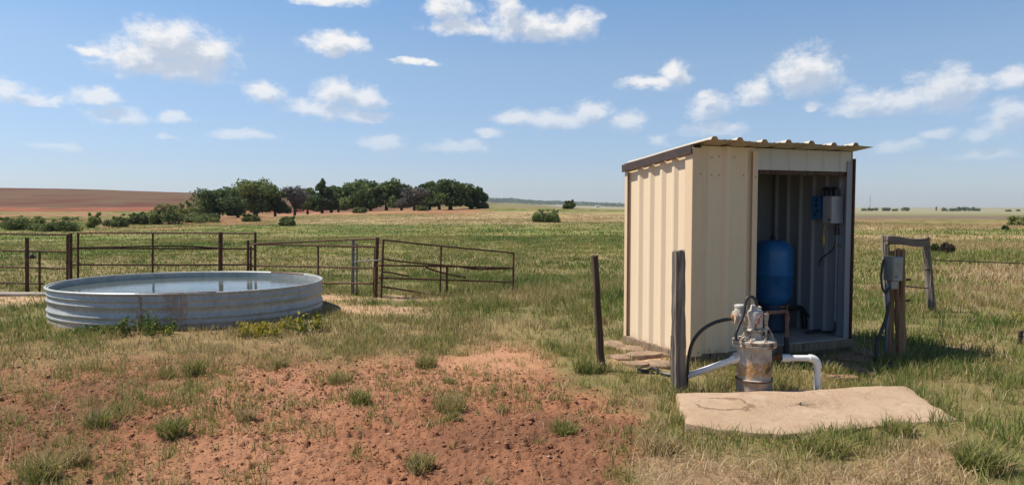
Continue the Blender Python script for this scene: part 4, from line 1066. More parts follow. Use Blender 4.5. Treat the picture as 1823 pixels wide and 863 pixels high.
# ------------------------------------------------------------------ plants: tufts, weeds, bushes, trees
def tuft_mesh(name, n, h, spread, hue, mat='grass', dead=.2, lean=.66, parent=None, wid=.0035):
    ang = rng.uniform(0, 2 * np.pi, n); rad = spread * np.sqrt(rng.uniform(0, 1, n))
    bx, by = np.cos(ang) * rad, np.sin(ang) * rad
    hh = h * rng.uniform(.45, 1.1, n); ln = np.clip(rng.normal(lean, .22, n), .05, .98)
    hu = hue + .05 + rng.normal(0, .10, n); hu = np.where(rng.uniform(0, 1, n) < dead, rng.uniform(.7, .98, n), hu)
    v, q = blades(bx, by, np.zeros(n) - .005, hh, np.full(n, wid), ln, hu)
    return blade_obj(name, v, q, MT[mat], parent)
TUFTS = [ # px, py(foot), height m, radius m, hue, blades, label
    (308, 772, .15, .085, .26, 520, 'full green grass tuft in the red dirt nearest below the tank centre'),
    (172, 760, .15, .07, .34, 360, 'olive grass tuft in the dirt toward the left edge'),
    (345, 670, .17, .085, .30, 420, 'bright grass tuft on dirt closest to the tank front'),
    (298, 676, .13, .075, .38, 300, 'paler grass tuft just left of the bright tuft near the tank'),
    (640, 719, .13, .075, .28, 460, 'compact round grass tuft alone in the middle of the bare dirt'),
    (802, 726, .14, .11, .44, 480, 'broad straggly grass tuft in the bare dirt right of the compact tuft'),
    (808, 742, .09, .05, .40, 200, 'small tuft at the foot of the broad straggly tuft'),
    (1003, 760, .12, .075, .27, 460, 'dense green tuft at the border of red dirt and straw'),
    (748, 826, .12, .07, .40, 420, 'spiky tuft with dry blades at bottom centre of the dirt'),
    (135, 822, .13, .07, .50, 320, 'greyish dry tuft low at the left'),
    (438, 750, .11, .06, .58, 260, 'thin dry tuft between the full green tuft and the bare dirt'),
    (606, 682, .10, .10, .42, 360, 'low wide tuft on the dirt behind the compact round tuft'),
    (497, 658, .15, .06, .34, 280, 'slim tuft at the dirt edge below the right side of the tank'),
    (757, 655, .13, .10, .36, 420, 'leafy tuft at the upper dirt edge beyond the broad tuft'),
    (800, 682, .07, .05, .45, 180, 'tiny tuft on dirt behind the broad straggly tuft'),
    (893, 730, .06, .05, .45, 140, 'tiny sparse tuft between the broad tuft and the dense green tuft'),
    (70, 850, .20, .10, .36, 420, 'tall leafy tuft at the bottom left corner'),
    (1748, 842, .20, .12, .22, 900, 'large dark green grass tuft at the bottom right corner'),
    (1463, 806, .16, .14, .32, 640, 'wide green tuft in the straw below the slab'),
    (1180, 800, .13, .11, .62, 420, 'half dry tuft in the straw left of the slab front'),
    (1600, 775, .12, .10, .34, 420, 'green tuft growing at the front edge of the slab'),
    (1045, 662, .17, .12, .20, 700, 'lush bright green tuft at the foot of the slender dark post'),
    (1480, 666, .13, .06, .34, 240, 'small green tuft between the white pipe and the doorway'),
]
for (px, py, h, s, hue, n, lab) in TUFTS:
    o = tuft_mesh('grass_tuft', int(n * .72), h * 1.05, s * 1.1, hue + .09); p = G(px, py); o.location = (p.x, p.y, gz1(p.x, p.y)); tag(o, lab, 'grass tuft', 'grass tufts on the open ground')

def leaf_quads(cen, size, nrm_bias=None):
    n = len(cen); d = rng.normal(size=(n, 3)); d /= np.linalg.norm(d, axis=1)[:, None]
    if nrm_bias is not None:
        d = d + nrm_bias * .9; d /= np.linalg.norm(d, axis=1)[:, None]
    r = rng.normal(size=(n, 3)); u = np.cross(d, r); u /= np.linalg.norm(u, axis=1)[:, None] + 1e-9; w = np.cross(d, u)
    s = size[:, None]; v = np.empty((n, 4, 3), np.float32)
    v[:, 0] = cen - u * s; v[:, 1] = cen + w * s * .55; v[:, 2] = cen + u * s; v[:, 3] = cen - w * s * .55
    return v.reshape(-1, 3)
def leaf_obj(name, v, hue, mat, parent=None):
    n = len(v) // 4
    o = raw_mesh(name, v, np.arange(n * 4), np.arange(n) * 4, np.full(n, 4), mat, {'hue': ('FLOAT', np.repeat(np.clip(hue, 0, 1), 4))})
    if parent: o.parent = parent
    return o
MT['foliage'] = m_leaf('tree_foliage', [(0, (.060, .092, .036)), (.35, (.118, .160, .055)), (.65, (.180, .220, .072)), (1, (.25, .27, .095))], .3)
MT['foliage_grey'] = m_leaf('grey_foliage', [(0, (.085, .080, .066)), (.5, (.15, .142, .118)), (1, (.23, .215, .18))], .2)
MT['foliage_light'] = m_leaf('light_foliage', [(0, (.10, .13, .048)), (.5, (.185, .21, .072)), (1, (.29, .30, .095))], .3)
MT['foliage_brown'] = m_leaf('brown_foliage', [(0, (.06, .045, .033)), (.5, (.12, .088, .062)), (1, (.19, .14, .10))], .2)
MT['weed'] = m_leaf('weed_leaves', [(0, (.045, .085, .015)), (.45, (.12, .165, .03)), (.7, (.36, .30, .045)), (1, (.62, .47, .05))], .3)
MT['bark'] = m_wood('bark', (.025, .019, .015), (.06, .047, .038), (.10, .08, .065), .4)

def crown_points(blobs, nleaf):
    ws = np.array([b[3] * b[4] * b[5] for b in blobs]) ** .8; cnt = (nleaf * ws / ws.sum()).astype(int) + 5
    P = []; Nn = []; H = []
    for (x, y, z, rx, ry, rz, hu), c in zip(blobs, cnt):
        d = rng.normal(size=(c, 3)); d /= np.linalg.norm(d, axis=1)[:, None]
        rad = rng.uniform(0, 1, c) ** .45
        lump = 1 + .28 * (vnoise(d[:, 0] * 2.3 + x, d[:, 2] * 2.3 + y, 3) - .5) * 2
        p = d * (rad * lump)[:, None] * np.array([rx, ry, rz]) + np.array([x, y, z]); P.append(p); Nn.append(d); H.append(hu + rng.normal(0, .13, c))
    return np.vstack(P), np.vstack(Nn), np.concatenate(H)
def tree(px, base_py, top_py, wpx, Y, label, hue=.35, kind='round', mat='foliage', leaves=5200, lean=0.0, seed=0, group='trees in the grove', trunk=.24):
    rr = random.Random(seed)
    x = (px - CX) / FPX * Y; z0 = gz1(x, Y)
    zt = at(px, top_py, Y).z; h = max(zt - z0, 2.0); w = wpx * 1.16 / FPX * Y / 2
    t = empty('tree', (x, Y, z0), 0, label, 'tree', group)
    blobs = []; nb = 19 if kind == 'round' else 13
    c0 = .16 if kind != 'conic' else .10
    for i in range(nb):
        if kind == 'conic':
            s = i / (nb - 1); zz = h * (.18 + .78 * s); rad = w * (1.0 - s) ** .7 * .75 + .1; a = rr.uniform(0, 6.28); k = rad * .55
            blobs.append((k * math.cos(a), k * math.sin(a), zz, rad * .62 + .2, rad * .62 + .2, h * .085 + .12, hue + rr.uniform(-.16, .16)))
        else:
            a = rr.uniform(0, 6.28); s = rr.random() ** .6; zz = h * rr.uniform(.20, .84)
            prof = math.sqrt(max(.12, 1 - ((zz / h - .42) / .50) ** 2)); k = w * .82 * prof * s
            br = w * rr.uniform(.20, .36)
            blobs.append((k * math.cos(a) + lean * zz, k * math.sin(a), zz, br * 1.12, br * 1.12, br * .9 * min(1.2, h / (2 * w) + .25), hue + rr.uniform(-.18, .2)))
    if kind != 'conic':
        for _ in range(9):
            a = rr.uniform(-1, 1); blobs.append((w * .62 * a + lean * h, rr.uniform(-.3, .3) * w, h * (.94 - .22 * abs(a) - rr.uniform(0, .08)), w * rr.uniform(.10, .17), w * .15, h * rr.uniform(.05, .10), hue + rr.uniform(-.05, .2)))
    P, Nn, H = crown_points(blobs, leaves); P[:, 2] = np.clip(P[:, 2], h * .14, None)
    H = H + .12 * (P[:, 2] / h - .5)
    v = leaf_quads(P, rng.uniform(.11, .28, len(P)) * (Y / 105) * (.75 if mat == 'foliage_grey' else 1), Nn)
    leaf_obj('crown', v, H, MT[mat], t)
    m = MB(); tr = max(.09, w * .075) * (trunk / .24)
    fork = h * rr.uniform(.20, .28); top = Vector((lean * fork, 0, fork))
    m.tube([(0, 0, -.3), (0, 0, .1), (lean * fork * .5, .02, fork * .55), top], [tr * 1.5, tr * 1.15, tr, tr * .9], 9, True, .1, seed)
    for b_ in rr.sample(blobs, min(9, len(blobs))):
        e_ = Vector(b_[:3]); md = top.lerp(e_, .5) + Vector((rr.uniform(-.2, .2), rr.uniform(-.2, .2), .1 * h * .3))
        m.tube([top, md, e_], [tr * .6, tr * .36, tr * .1], 6)
    m.build('trunk', MT['bark'], t)
    return t
TREES = [
 (388, 390, 334, 86, 92, 'dark rounded tree leading the grove at its left end', .18, 'round', 'foliage', 0),
 (455, 385, 320, 96, 103, 'tallest broad light green tree in the left half of the grove', .52, 'round', 'foliage', 0),
 (424, 383, 333, 60, 112, 'mid green tree peeping out between the dark left tree and the tallest tree', .42, 'round', 'foliage', 0),
 (490, 383, 331, 52, 106, 'narrow dark green tree close on the right of the tallest left tree', .20, 'round', 'foliage', 0),
 (525, 379, 328, 52, 112, 'thin grey green tree with sparse see-through branches', .55, 'round', 'foliage_grey', 0),
 (574, 378, 321, 58, 108, 'dark pointed tree shaped like a cone', .14, 'conic', 'foliage', 0),
 (603, 378, 331, 44, 114, 'small yellowish green tree right of the cone-shaped tree', .62, 'round', 'foliage', 0),
 (634, 375, 324, 74, 113, 'wide mid green tree with a short trunk at the middle of the grove', .44, 'round', 'foliage', 0),
 (640, 373, 322, 80, 128, 'dark tree standing behind the wide middle tree', .24, 'round', 'foliage', 0),
 (688, 374, 320, 62, 111, 'upright rounded green tree left of the bare grey tree', .36, 'round', 'foliage', 0),
 (738, 375, 330, 62, 109, 'leafless looking grey tree among the green ones', .4, 'round', 'foliage_grey', 0),
 (765, 372, 319, 56, 119, 'slender green tree rising behind the bare grey tree', .33, 'round', 'foliage', 0),
 (802, 373, 317, 78, 111, 'large dark spreading tree near the right end of the grove', .20, 'round', 'foliage', 0),
 (838, 373, 333, 46, 113, 'small dark tree leaning out at the right end of the grove', .16, 'round', 'foliage', .14),
 (548, 380, 334, 46, 122, 'low dark tree in the gap left of the cone-shaped tree', .22, 'round', 'foliage', 0),
 (590, 379, 330, 62, 130, 'dim tree behind the gap right of the cone-shaped tree', .22, 'round', 'foliage', 0),
 (660, 375, 327, 60, 132, 'dim tree behind the gap left of the upright rounded tree', .25, 'round', 'foliage', 0),
 (782, 373, 325, 56, 129, 'dim tree behind the gap left of the large dark spreading tree', .22, 'round', 'foliage', 0),
 (715, 374, 328, 52, 126, 'dim tree filling the gap left of the bare grey tree', .26, 'round', 'foliage', 0),
]
for i, (px, b_, tp, w, Y, lab, hue, kd, mt, ln) in enumerate(TREES):
    tree(px, b_, tp, w, Y, lab, hue, kd, mt, 6800 if mt == 'foliage' else 2600, ln, i + 3)

def bush(name, px, base_py, top_py, wpx, label, hue, mat='foliage_light', leaves=2200, seed=0, Y=None, cat='bush', group=None, size=(.05, .12)):
    rr = random.Random(seed)
    if Y is None:
        Y = EYE * FPX / (base_py - HOR)
        for _ in range(6):
            x = (px - CX) / FPX * Y; Y = max(8, (EYE - gz1(x, Y)) * FPX / (base_py - HOR))
            Y = min(Y, 140)
    x = (px - CX) / FPX * Y; z0 = gz1(x, Y); h = (base_py - top_py) / FPX * Y; w = wpx / FPX * Y / 2
    t = empty(name, (x, Y, z0), 0, label, cat, group); blobs = []
    for i in range(11):
        a = rr.uniform(0, 6.28); s = rr.random() ** .6; k = w * .7 * s; zz = h * rr.uniform(.22, .72) * (1 - .35 * s)
        br = w * rr.uniform(.2, .36); blobs.append((k * math.cos(a), k * math.sin(a) * .8, zz, br, br, min(br, h * .38), hue + rr.uniform(-.2, .2)))
    blobs += [(rr.uniform(-.7, .7) * w, 0, h * rr.uniform(.72, .92), w * .13, w * .13, h * .12, hue + .1) for _ in range(5)]
    P, Nn, H = crown_points(blobs, leaves); P[:, 2] = np.clip(P[:, 2], .02, None)
    sc = Y / 70 if Y > 30 else 1
    leaf_obj('foliage', leaf_quads(P, rng.uniform(size[0], size[1], len(P)) * sc * 1.3, Nn), H, MT[mat], t)
    m = MB()
    for b_ in blobs[:7]: m.tube([(b_[0] * .15, b_[1] * .15, -.05), (b_[0] * .5, b_[1] * .5, b_[2] * .55), b_[:3]], [.03 * sc, .02 * sc, .008 * sc], 6)
    m.build('stem', MT['bark'], t)
    return t
for i, (px, b_, tp, w, lab, hue, mt) in enumerate([
    (45, 410, 384, 92, 'olive bush at the far left above the gate panel', .35, 'foliage_light'),
    (112, 412, 386, 74, 'dull green bush next to the yellow green bush on the left', .25, 'foliage_light'),
    (166, 406, 377, 36, 'bright yellow green bush on the left bank', .85, 'foliage_light'),
    (296, 397, 360, 76, 'large pale green bush left of the grove', .5, 'foliage_light'),
    (338, 393, 354, 52, 'yellow green bush touching the dark left tree of the grove', .8, 'foliage_light'),
    (352, 396, 380, 78, 'low green bush at the foot of the dark left tree', .4, 'foliage_light'),
    (240, 398, 378, 60, 'low grey green bush between the left bank and the large pale bush', .2, 'foliage_light'),
    (318, 394, 364, 54, 'mid green bush between the large pale bush and the yellow green bush', .6, 'foliage_light'),
    (268, 399, 374, 52, 'olive bush at the left foot of the large pale bush', .35, 'foliage_light'),
    (376, 395, 380, 60, 'low dark bush under the trunk of the dark left tree', .15, 'foliage_light'),
    (206, 404, 386, 56, 'low olive bush right of the bright yellow green bush', .3, 'foliage_light'),
    (78, 411, 390, 60, 'low pale bush between the olive bush and the dull green bush', .55, 'foliage_light'),
    (14, 409, 386, 50, 'green bush cut by the left edge of the picture', .3, 'foliage_light'),
    (445, 394, 380, 40, 'small green bush at the edge of the red soil below the grove', .4, 'foliage_light'),
    (640, 390, 380, 30, 'small olive bush in the tan grass below the middle of the grove', .3, 'foliage_light'),
    (750, 388, 379, 26, 'tiny olive bush in the tan grass below the bare grey tree', .35, 'foliage_light'),
    (510, 402, 384, 44, 'low green bush in tan grass in front of the grove', .35, 'foliage_light'),
    (850, 386, 374, 40, 'small green bush on tan grass at the right end of the grove', .3, 'foliage_light'),
    (971, 398, 374, 64, 'dark grey green bush alone in the tan grass right of the grove', .55, 'foliage'),
    (1013, 386, 370, 28, 'small dark bush behind the lone grey green bush', .4, 'foliage'),
    (1812, 402, 384, 54, 'leafy green bush at the right edge in the far fields', .6, 'foliage_light'),
    (1790, 410, 402, 14, 'tiny dark bush below the leafy bush at the right edge', .2, 'foliage'),
    (1688, 452, 436, 26, 'brown dead shrub in the meadow behind the timber brace', .4, 'foliage_brown'),
    (1664, 450, 438, 12, 'small dark shrub next to the brown dead shrub', .2, 'foliage'),
]):
    bush('bush', px, b_, tp, w, lab, hue, mt, 2600, i + 50)

def weed(px, py, hpx, wpx, label, hue, n=420, flower=0.0, seed=0):
    p = G(px, py); Y = p.y; h = hpx / FPX * Y; w = wpx / FPX * Y / 2; rr = random.Random(seed)
    t = empty('weed', (p.x, p.y, gz1(p.x, p.y)), 0, label, 'weed', 'weeds round the stock tank')
    m = MB(); P = []; H = []
    ns = max(7, int(n / 32))
    for i in range(ns):
        a = rr.uniform(0, 6.28); k = w * rr.random() ** .5; b0 = Vector((k * math.cos(a), k * math.sin(a) * .5, 0)); tp = b0 * 1.25 + Vector((rr.uniform(-.05, .05), rr.uniform(-.04, .04), h * rr.uniform(.55, 1.05) * (1 - .4 * (k / w) ** 2)))
        m.tube([b0 - Vector((0, 0, .03)), b0.lerp(tp, .5) + Vector((.01, 0, 0)), tp], [.004, .003, .002], 5)
        for j in range(32):
            s = rr.uniform(.12, 1.05); q = b0.lerp(tp, s) + Vector((rr.gauss(0, .028), rr.gauss(0, .028), rr.gauss(0, .012))); P.append(q)
            H.append(rr.uniform(.75, 1.0) if (rr.random() < flower and s > .6) else hue + rr.gauss(0, .12))
    leaf_obj('leaves', leaf_quads(np.array(P), rng.uniform(.010, .026, len(P))), np.array(H), MT['weed'], t)
    m.build('stem', MT['weed_stem'], t)
MT['weed_stem'] = m_plain('weed_stem', (.12, .14, .035), .7)
weed(262, 598, 40, 96, 'leafy green weed clump against the front of the stock tank', .28, 900, .06, 1)
weed(180, 594, 24, 44, 'small sparse weed at the left front of the stock tank', .36, 300, .1, 2)
weed(462, 602, 32, 80, 'low yellow flowering weed at the right front of the stock tank', .58, 700, .6, 3)
weed(540, 592, 44, 66, 'taller weed with yellow tips at the right corner of the stock tank', .42, 620, .35, 4)
weed(1812, 576, 24, 26, 'weed with a pale yellow flower in the meadow at the right edge', .45, 200, .6, 5)

# ------------------------------------------------------------------ far things
def far_clump(name, px, base_py, wpx, hpx, Y, label, hue, group, n=260):
    x = (px - CX) / FPX * Y; z0 = gz1(x, Y); w = wpx / FPX * Y / 2; h = hpx / FPX * Y; rr = random.Random(int(px))
    blobs = [(rr.uniform(-.7, .7) * w, rr.uniform(-.5, .5) * w, h * rr.uniform(.25, .6), w * .42, w * .42, h * .42, hue + rr.uniform(-.15, .15)) for _ in range(7)]
    P, Nn, H = crown_points(blobs, n); P[:, 2] = np.clip(P[:, 2], 0, None)
    o = leaf_obj(name, leaf_quads(P, rng.uniform(.4, 1.0, len(P)) * Y / 800, Nn), H, MT['foliage']); o.location = (x, Y, z0); tag(o, label, 'tree', group)
for (px, w, h) in [(1537, 14, 5), (1547, 12, 6), (1557, 12, 5.5), (1572, 12, 6.5), (1580, 10, 6), (1592, 13, 5), (1680, 12, 7), (1692, 14, 7), (1704, 15, 8), (1716, 15, 8), (1728, 14, 7.5), (1739, 12, 6)]:
    far_clump('distant_tree', px, 376, w, h, 800, *(('tiny bluish tree in the far row below the radio mast', .3, 'distant trees below the radio mast') if px < 1650 else ('tiny bluish tree in the long far row right of the lone rounder tree', .3, 'distant trees in the long row')))
far_clump('distant_tree', 1612, 377, 17, 8, 760, 'single rounder distant tree between the two far rows on the right', .3, None, 320)
far_clump('distant_tree', 1795, 378, 9, 5, 700, 'small lone distant tree left of the right edge', .25, None, 160)
far_clump('distant_tree', 1812, 377, 10, 4, 760, 'last small distant tree at the right edge', .25, None, 160)
# wooded ridge on the horizon: one far-off mass
def far_woods():
    n = 26000; X = rng.uniform(-1100, 900, n); Yv = 2640 + rng.uniform(-260, 60, n)
    k = fbm(X / 90, Yv / 90, 6, 3) > .40; X, Yv = X[k], Yv[k]; z = base_z(X, Yv)
    hh = 6 + 9 * fbm(X / 40, Yv / 40, 8, 3); P = np.stack([X, Yv, z + hh * rng.uniform(0, 1, len(X)) ** .7], 1)
    o = leaf_obj('woods', leaf_quads(P, rng.uniform(2.5, 5.0, len(P))), rng.uniform(.1, .6, len(P)), MT['foliage']); o['kind'] = 'stuff'; o['label'] = 'distant bluish woods along the ridge on the horizon'
far_woods()
def mast():
    Y = 1500; x = (1548 - CX) / FPX * Y; z0 = gz1(x, Y); h = at(1548, 346, Y).z - z0
    m = MB(); m.tube([(0, 0, -1), (0, 0, h * .5), (0, 0, h)], [.55, .45, .35], 6)
    for k in range(3):
        a = k * 2.1; m.tube([(0, 0, h * .8), (math.cos(a) * h * .5, math.sin(a) * h * .5, 0)], .07, 4)
    o = m.build('radio_mast', MT['galv_post']); o.location = (x, Y, z0); tag(o, 'thin distant radio mast on the right horizon', 'mast')
mast()
def barn():
    Y = 1400; x = (1063 - CX) / FPX * Y; z0 = gz1(x, Y)
    t = empty('distant_barn', (x, Y, z0), .3, 'tiny pale barn far away left of the pump house', 'barn')
    m = MB(); m.box((0, 0, 1.3), (8, 5, 2.6)); m.build('wall', MT['header'], t)
    m = MB(); m.add([(-4.2, -2.8, 2.61), (4.2, -2.8, 2.61), (4.2, 2.8, 2.61), (-4.2, 2.8, 2.61), (-4.2, 0, 4.0), (4.2, 0, 4.0)], [(0, 1, 5, 4), (2, 3, 4, 5), (0, 4, 3), (1, 2, 5), (0, 3, 2, 1)]); m.build('roof', MT['roof'], t, smooth=0)
barn()
log('fence_post', Vector(((1666 - CX) / FPX * 900, 900, gz1((1666 - CX) / FPX * 900, 900))), Vector(((1666 - CX) / FPX * 900, 900, gz1((1666 - CX) / FPX * 900, 900) + 5)), .9, .7, MT['wood_dark'], 'tiny dark pole on the far right horizon', 'pole', n=6, bury=1)

# ------------------------------------------------------------------ ground cover
def scatter_grass():
    V = []; Hh = []; V2 = []; H2 = []
    def band(r0, r1, dens, per, hmul, wid, seed, spread):
        a = R(57 if r1 < 50 else 48); area = a * (r1 * r1 - r0 * r0); n = int(area * dens)
        rad = np.sqrt(rng.uniform(r0 * r0, r1 * r1, n)); th = rng.uniform(-a, a, n)
        X, Y = rad * np.sin(th), rad * np.cos(th)
        Z, px, py, bare, core, straw, path, tan, red, n1, n2, n3 = zones(X, Y)
        cover = np.clip(1 - bare * (.90 - .30 * S((n1 - .50) / .12) - .16 * S((520 - px) / 200)) - core * .10, .0, 1) * (1 - .8 * np.clip(path, 0, 1)) * (1 - .8 * red) * (1 - .45 * straw)
        patch = fbm(X / .55, Y / .55, 131, 3)
        sp_ = S((620 - px) / 160) * S((py - 580) / 40); flo = np.where(Y > 15, .7, .25); cover = cover * (1 - .25 * sp_) * (flo + (1 - flo) * S((patch - .38) / .16))
        keep = (rng.uniform(0, 1, n) < cover) & ~inside_things(X, Y)
        X, Y, px, py, bare, straw, tan, n1, n2, patch = [q[keep] for q in (X, Y, px, py, bare, straw, tan, n1, n2, patch)]
        m = len(X)
        right = S((px - 1540) / 60)
        hue0 = .30 + (n2 - .5) * .5 + (n1 - .5) * np.where(Y > 15, .10, .35) + tan * .42 + bare * .06 + straw * .40 - right * .05 * (py > 560) + rng.normal(0, .08, m)
        mead = S((484 - py) / 20) * S((py - 400) / 20); hue0 = hue0 - .02 * mead
        near = S((py - 540) / 80); hue0 = hue0 - .05 * (Y > 15) * (px < 1450)
        hgt = (.105 + .07 * (patch - .4) - .045 * bare - .05 * straw + .05 * right + .07 * S((px - 760) / 80) * S((1150 - px) / 60) * S((600 - py) / 25) * S((py - 490) / 20)) * rng.uniform(.6, 1.3, m)
        hgt = np.clip(hgt - .03 * S((560 - py) / 30) * S((760 - px) / 60), .03, .4) * hmul
        k = np.repeat(np.arange(m), per); N = m * per
        sp = spread * rng.uniform(.6, 1.6, m)[k] * np.sqrt(rng.uniform(0, 1, N)); an = rng.uniform(0, 2 * np.pi, N)
        bx, by = X[k] + np.cos(an) * sp, Y[k] + np.sin(an) * sp
        ok = ~inside_things(bx, by); k, bx, by = k[ok], bx[ok], by[ok]; N = len(k)
        hu = hue0[k] + rng.normal(0, .09, N); dry = rng.uniform(0, 1, N) < (.13 + .35 * straw[k] + .3 * tan[k]); hu = np.where(dry, rng.uniform(.66, .98, N), hu)
        ln = np.clip(rng.normal(.5 + .2 * straw[k], .24, N), .05, .97)
        bz = gz(bx, by)
        v, q = blades(bx, by, bz, hgt[k] * rng.uniform(.5, 1.2, N), np.full(N, wid) * rng.uniform(.6, 1.3, N), ln, hu)
        V.append(v); Hh.append(q)
    band(3.3, 8.6, 170, 14, .82, .0028, 1, .08)
    band(8.6, 17, 110, 11, .85, .0046, 2, .11)
    band(17, 40, 22, 10, .9, .011, 3, .26)
    band(40, 95, 3.4, 8, .85, .024, 4, .6)
    # small sprigs breaking up the bare soil
    n = 2600; a = R(46); rad = np.sqrt(rng.uniform(3.5 ** 2, 10.2 ** 2, n)); th = rng.uniform(-a, a, n); X, Y = rad * np.sin(th), rad * np.cos(th)
    Z, px, py, bare, core, straw, path, tan, red, n1, n2, n3 = zones(X, Y)
    strip = S(1.35 - np.hypot((X + .15) / .62, (Y - 7.37) / .62))
    pr = bare * (.14 + .55 * S((640 - px) / 300) * (1 - .5 * core) + .25 * S((n1 - .5) / .1)) * (1 - strip)
    k = (rng.uniform(0, 1, n) < pr) & ~inside_things(X, Y); X, Y = X[k], Y[k]
    for x, y in zip(X, Y):
        sz = float(np.clip(np.exp(rng.normal(0, .55)), .35, 2.6)); N = int(16 * sz ** 1.3) + 4
        bx = x + rng.normal(0, .028 * sz, N); by = y + rng.normal(0, .028 * sz, N); h0 = rng.uniform(.35, .95)
        hu = np.where(rng.uniform(0, 1, N) < .22, rng.uniform(.66, .97, N), rng.normal(rng.uniform(.22, .5), .09, N))
        v, q = blades(bx, by, np.full(N, gz1(x, y)), rng.uniform(.03, .085, N) * sz ** .6 * (.6 + h0), np.full(N, .0026), np.clip(rng.normal(.68, .22, N), .05, .98), hu); V.append(v); Hh.append(q)
    # grass hugging the slab's front edge and the posts' feet
    E = [G(1215, 752), G(1290, 766), G(1388, 774), G(1560, 759), G(1692, 746), G(1655, 714), G(1615, 688)]
    bx = []; by = []
    for i in range(len(E) - 1):
        n = int((E[i + 1] - E[i]).length * 900); t_ = rng.uniform(0, 1, n)
        k = (fbm((E[i].x + (E[i + 1].x - E[i].x) * t_) / .22, t_ * 0 + 3.3, 12, 3) > .51)
        bx.append((E[i].x + (E[i + 1].x - E[i].x) * t_ + rng.normal(0, .035, n))[k]); by.append((E[i].y + (E[i + 1].y - E[i].y) * t_ + (rng.normal(-.05, .05, n) if i < 4 else rng.normal(.02, .05, n)))[k])
    for (px, py, n, sp) in ((1213, 700, 160, .1), (1071, 662, 200, .1), (1597, 642, 320, .16), (1659, 555, 200, .18), (1350, 690, 260, .22), (1240, 655, 260, .2), (1330, 655, 260, .25), (1430, 660, 260, .22)):
        p = G(px, py); bx.append(p.x + rng.normal(0, sp, n)); by.append(p.y + rng.normal(0, sp * .5, n))
    bx = np.concatenate(bx); by = np.concatenate(by); ok = ~inside_things(bx, by); bx, by = bx[ok], by[ok]; N = len(bx)
    v, q = blades(bx, by, gz(bx, by), rng.uniform(.05, .14, N), np.full(N, .0026), np.clip(rng.normal(.55, .22, N), .05, .97), np.where(rng.uniform(0, 1, N) < .3, rng.uniform(.65, .98, N), rng.normal(.3, .12, N)))
    V.append(v); Hh.append(q)
    o = blade_obj('grass', np.vstack(V), np.concatenate(Hh), MT['grass']); o['kind'] = 'stuff'; o['label'] = 'green and yellowed meadow grass growing on the ground'
    # flattened straw litter
    n = 60000; a = R(50); rad = np.sqrt(rng.uniform(3.4 ** 2, 10.5 ** 2, n)); th = rng.uniform(-a, a, n); X, Y = rad * np.sin(th), rad * np.cos(th)
    Z, px, py, bare, core, straw, path, tan, red, n1, n2, n3 = zones(X, Y)
    p = .10 + .9 * straw - .06 * core + .25 * tan * (1 - bare)
    keep = (rng.uniform(0, 1, n) < p) & ~inside_things(X, Y); X, Y = X[keep], Y[keep]; m = len(X)
    v, q = blades(X, Y, gz(X, Y) + .008, rng.uniform(.04, .13, m), np.full(m, .0022), np.clip(rng.normal(1.02, .06, m), .8, 1.12), rng.uniform(.68, 1.0, m))
    o = blade_obj('dry_grass', v, q, MT['straw']); o['kind'] = 'stuff'; o['label'] = 'flattened dry straw strewn on the soil'
scatter_grass()

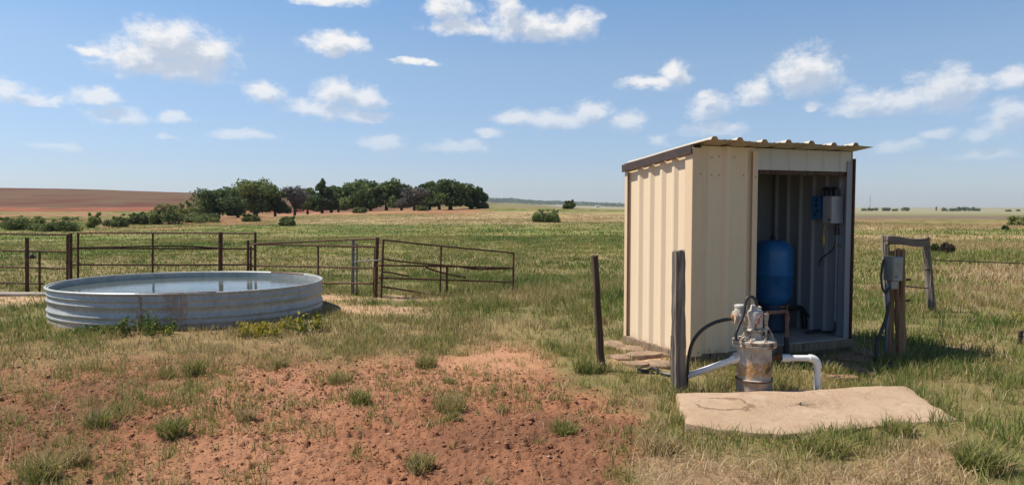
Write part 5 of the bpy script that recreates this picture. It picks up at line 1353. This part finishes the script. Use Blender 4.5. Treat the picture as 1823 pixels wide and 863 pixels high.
def scatter_clods():
    n = 60000; a = R(46); rad = np.sqrt(rng.uniform(3.3 ** 2, 9.5 ** 2, n)); th = rng.uniform(-a, a, n); X, Y = rad * np.sin(th), rad * np.cos(th)
    Z, px, py, bare, core, straw, path, tan, red, n1, n2, n3 = zones(X, Y)
    strip = S(1.35 - np.hypot((X + .15) / .62, (Y - 7.37) / .62))
    keep = (rng.uniform(0, 1, n) < (bare * .75 + .05) * (1 - .8 * strip)) & ~inside_things(X, Y); X, Y = X[keep], Y[keep]; m = len(X)
    ph = (1 + 5 ** .5) / 2
    ico = np.array([(-1, ph, 0), (1, ph, 0), (-1, -ph, 0), (1, -ph, 0), (0, -1, ph), (0, 1, ph), (0, -1, -ph), (0, 1, -ph), (ph, 0, -1), (ph, 0, 1), (-ph, 0, -1), (-ph, 0, 1)]) / 1.9
    fc = np.array([(0, 11, 5), (0, 5, 1), (0, 1, 7), (0, 7, 10), (0, 10, 11), (1, 5, 9), (5, 11, 4), (11, 10, 2), (10, 7, 6), (7, 1, 8), (3, 9, 4), (3, 4, 2), (3, 2, 6), (3, 6, 8), (3, 8, 9), (4, 9, 5), (2, 4, 11), (6, 2, 10), (8, 6, 7), (9, 8, 1)])
    s = np.exp(rng.normal(-5.3, .5, m)); s = np.clip(s, .003, .024)
    sc = np.stack([s * rng.uniform(.8, 1.5, m), s * rng.uniform(.8, 1.5, m), s * rng.uniform(.5, .9, m)], 1)
    rot = rng.uniform(0, 6.28, m); c, sn = np.cos(rot), np.sin(rot)
    v = ico[None] * sc[:, None] * rng.uniform(.7, 1.25, (m, 12, 1)); x = v[..., 0] * c[:, None] - v[..., 1] * sn[:, None]; y = v[..., 0] * sn[:, None] + v[..., 1] * c[:, None]
    v = np.stack([x + X[:, None], y + Y[:, None], v[..., 2] + (gz(X, Y) + s * .15)[:, None]], -1).reshape(-1, 3)
    loops = (fc[None] + np.arange(m)[:, None, None] * 12).ravel(); nf = m * 20
    t = NT('soil_clods'); at_ = t.n('ShaderNodeAttribute', attribute_name='hue'); t.bump(t.noise(90, 3), .4, .004)
    mt = t.done(t.ramp(at_.outputs['Fac'], [(0, (.17, .075, .04)), (.6, (.28, .125, .064)), (.97, (.34, .17, .09)), (1, (.44, .34, .26))]), .95, 0, .1)
    o = raw_mesh('gravel', v, loops, np.arange(nf) * 3, np.full(nf, 3), mt, {'hue': ('FLOAT', np.repeat(rng.uniform(0, 1, m), 12))}); o['kind'] = 'stuff'; o['label'] = 'red soil clods and small stones on the bare dirt'
scatter_clods()

# ------------------------------------------------------------------ air
def haze():
    m = bpy.data.materials.new('haze_air'); m.use_nodes = True; nt = m.node_tree
    for n in list(nt.nodes):
        if n.type != 'OUTPUT_MATERIAL': nt.nodes.remove(n)
    pv = nt.nodes.new('ShaderNodeVolumePrincipled'); pv.inputs['Color'].default_value = (.78, .87, 1.0, 1); pv.inputs['Density'].default_value = .00012; pv.inputs['Anisotropy'].default_value = .2
    nt.links.new(pv.outputs[0], [n for n in nt.nodes if n.type == 'OUTPUT_MATERIAL'][0].inputs['Volume'])
    z0, z1 = -9.0, 75.0
    o = MB().box((0, 0, (z0 + z1) / 2), (8200, 8200, z1 - z0)).build('haze', m, smooth=0); o['kind'] = 'stuff'; o['label'] = 'thin bluish haze in the air over the plain'
haze()
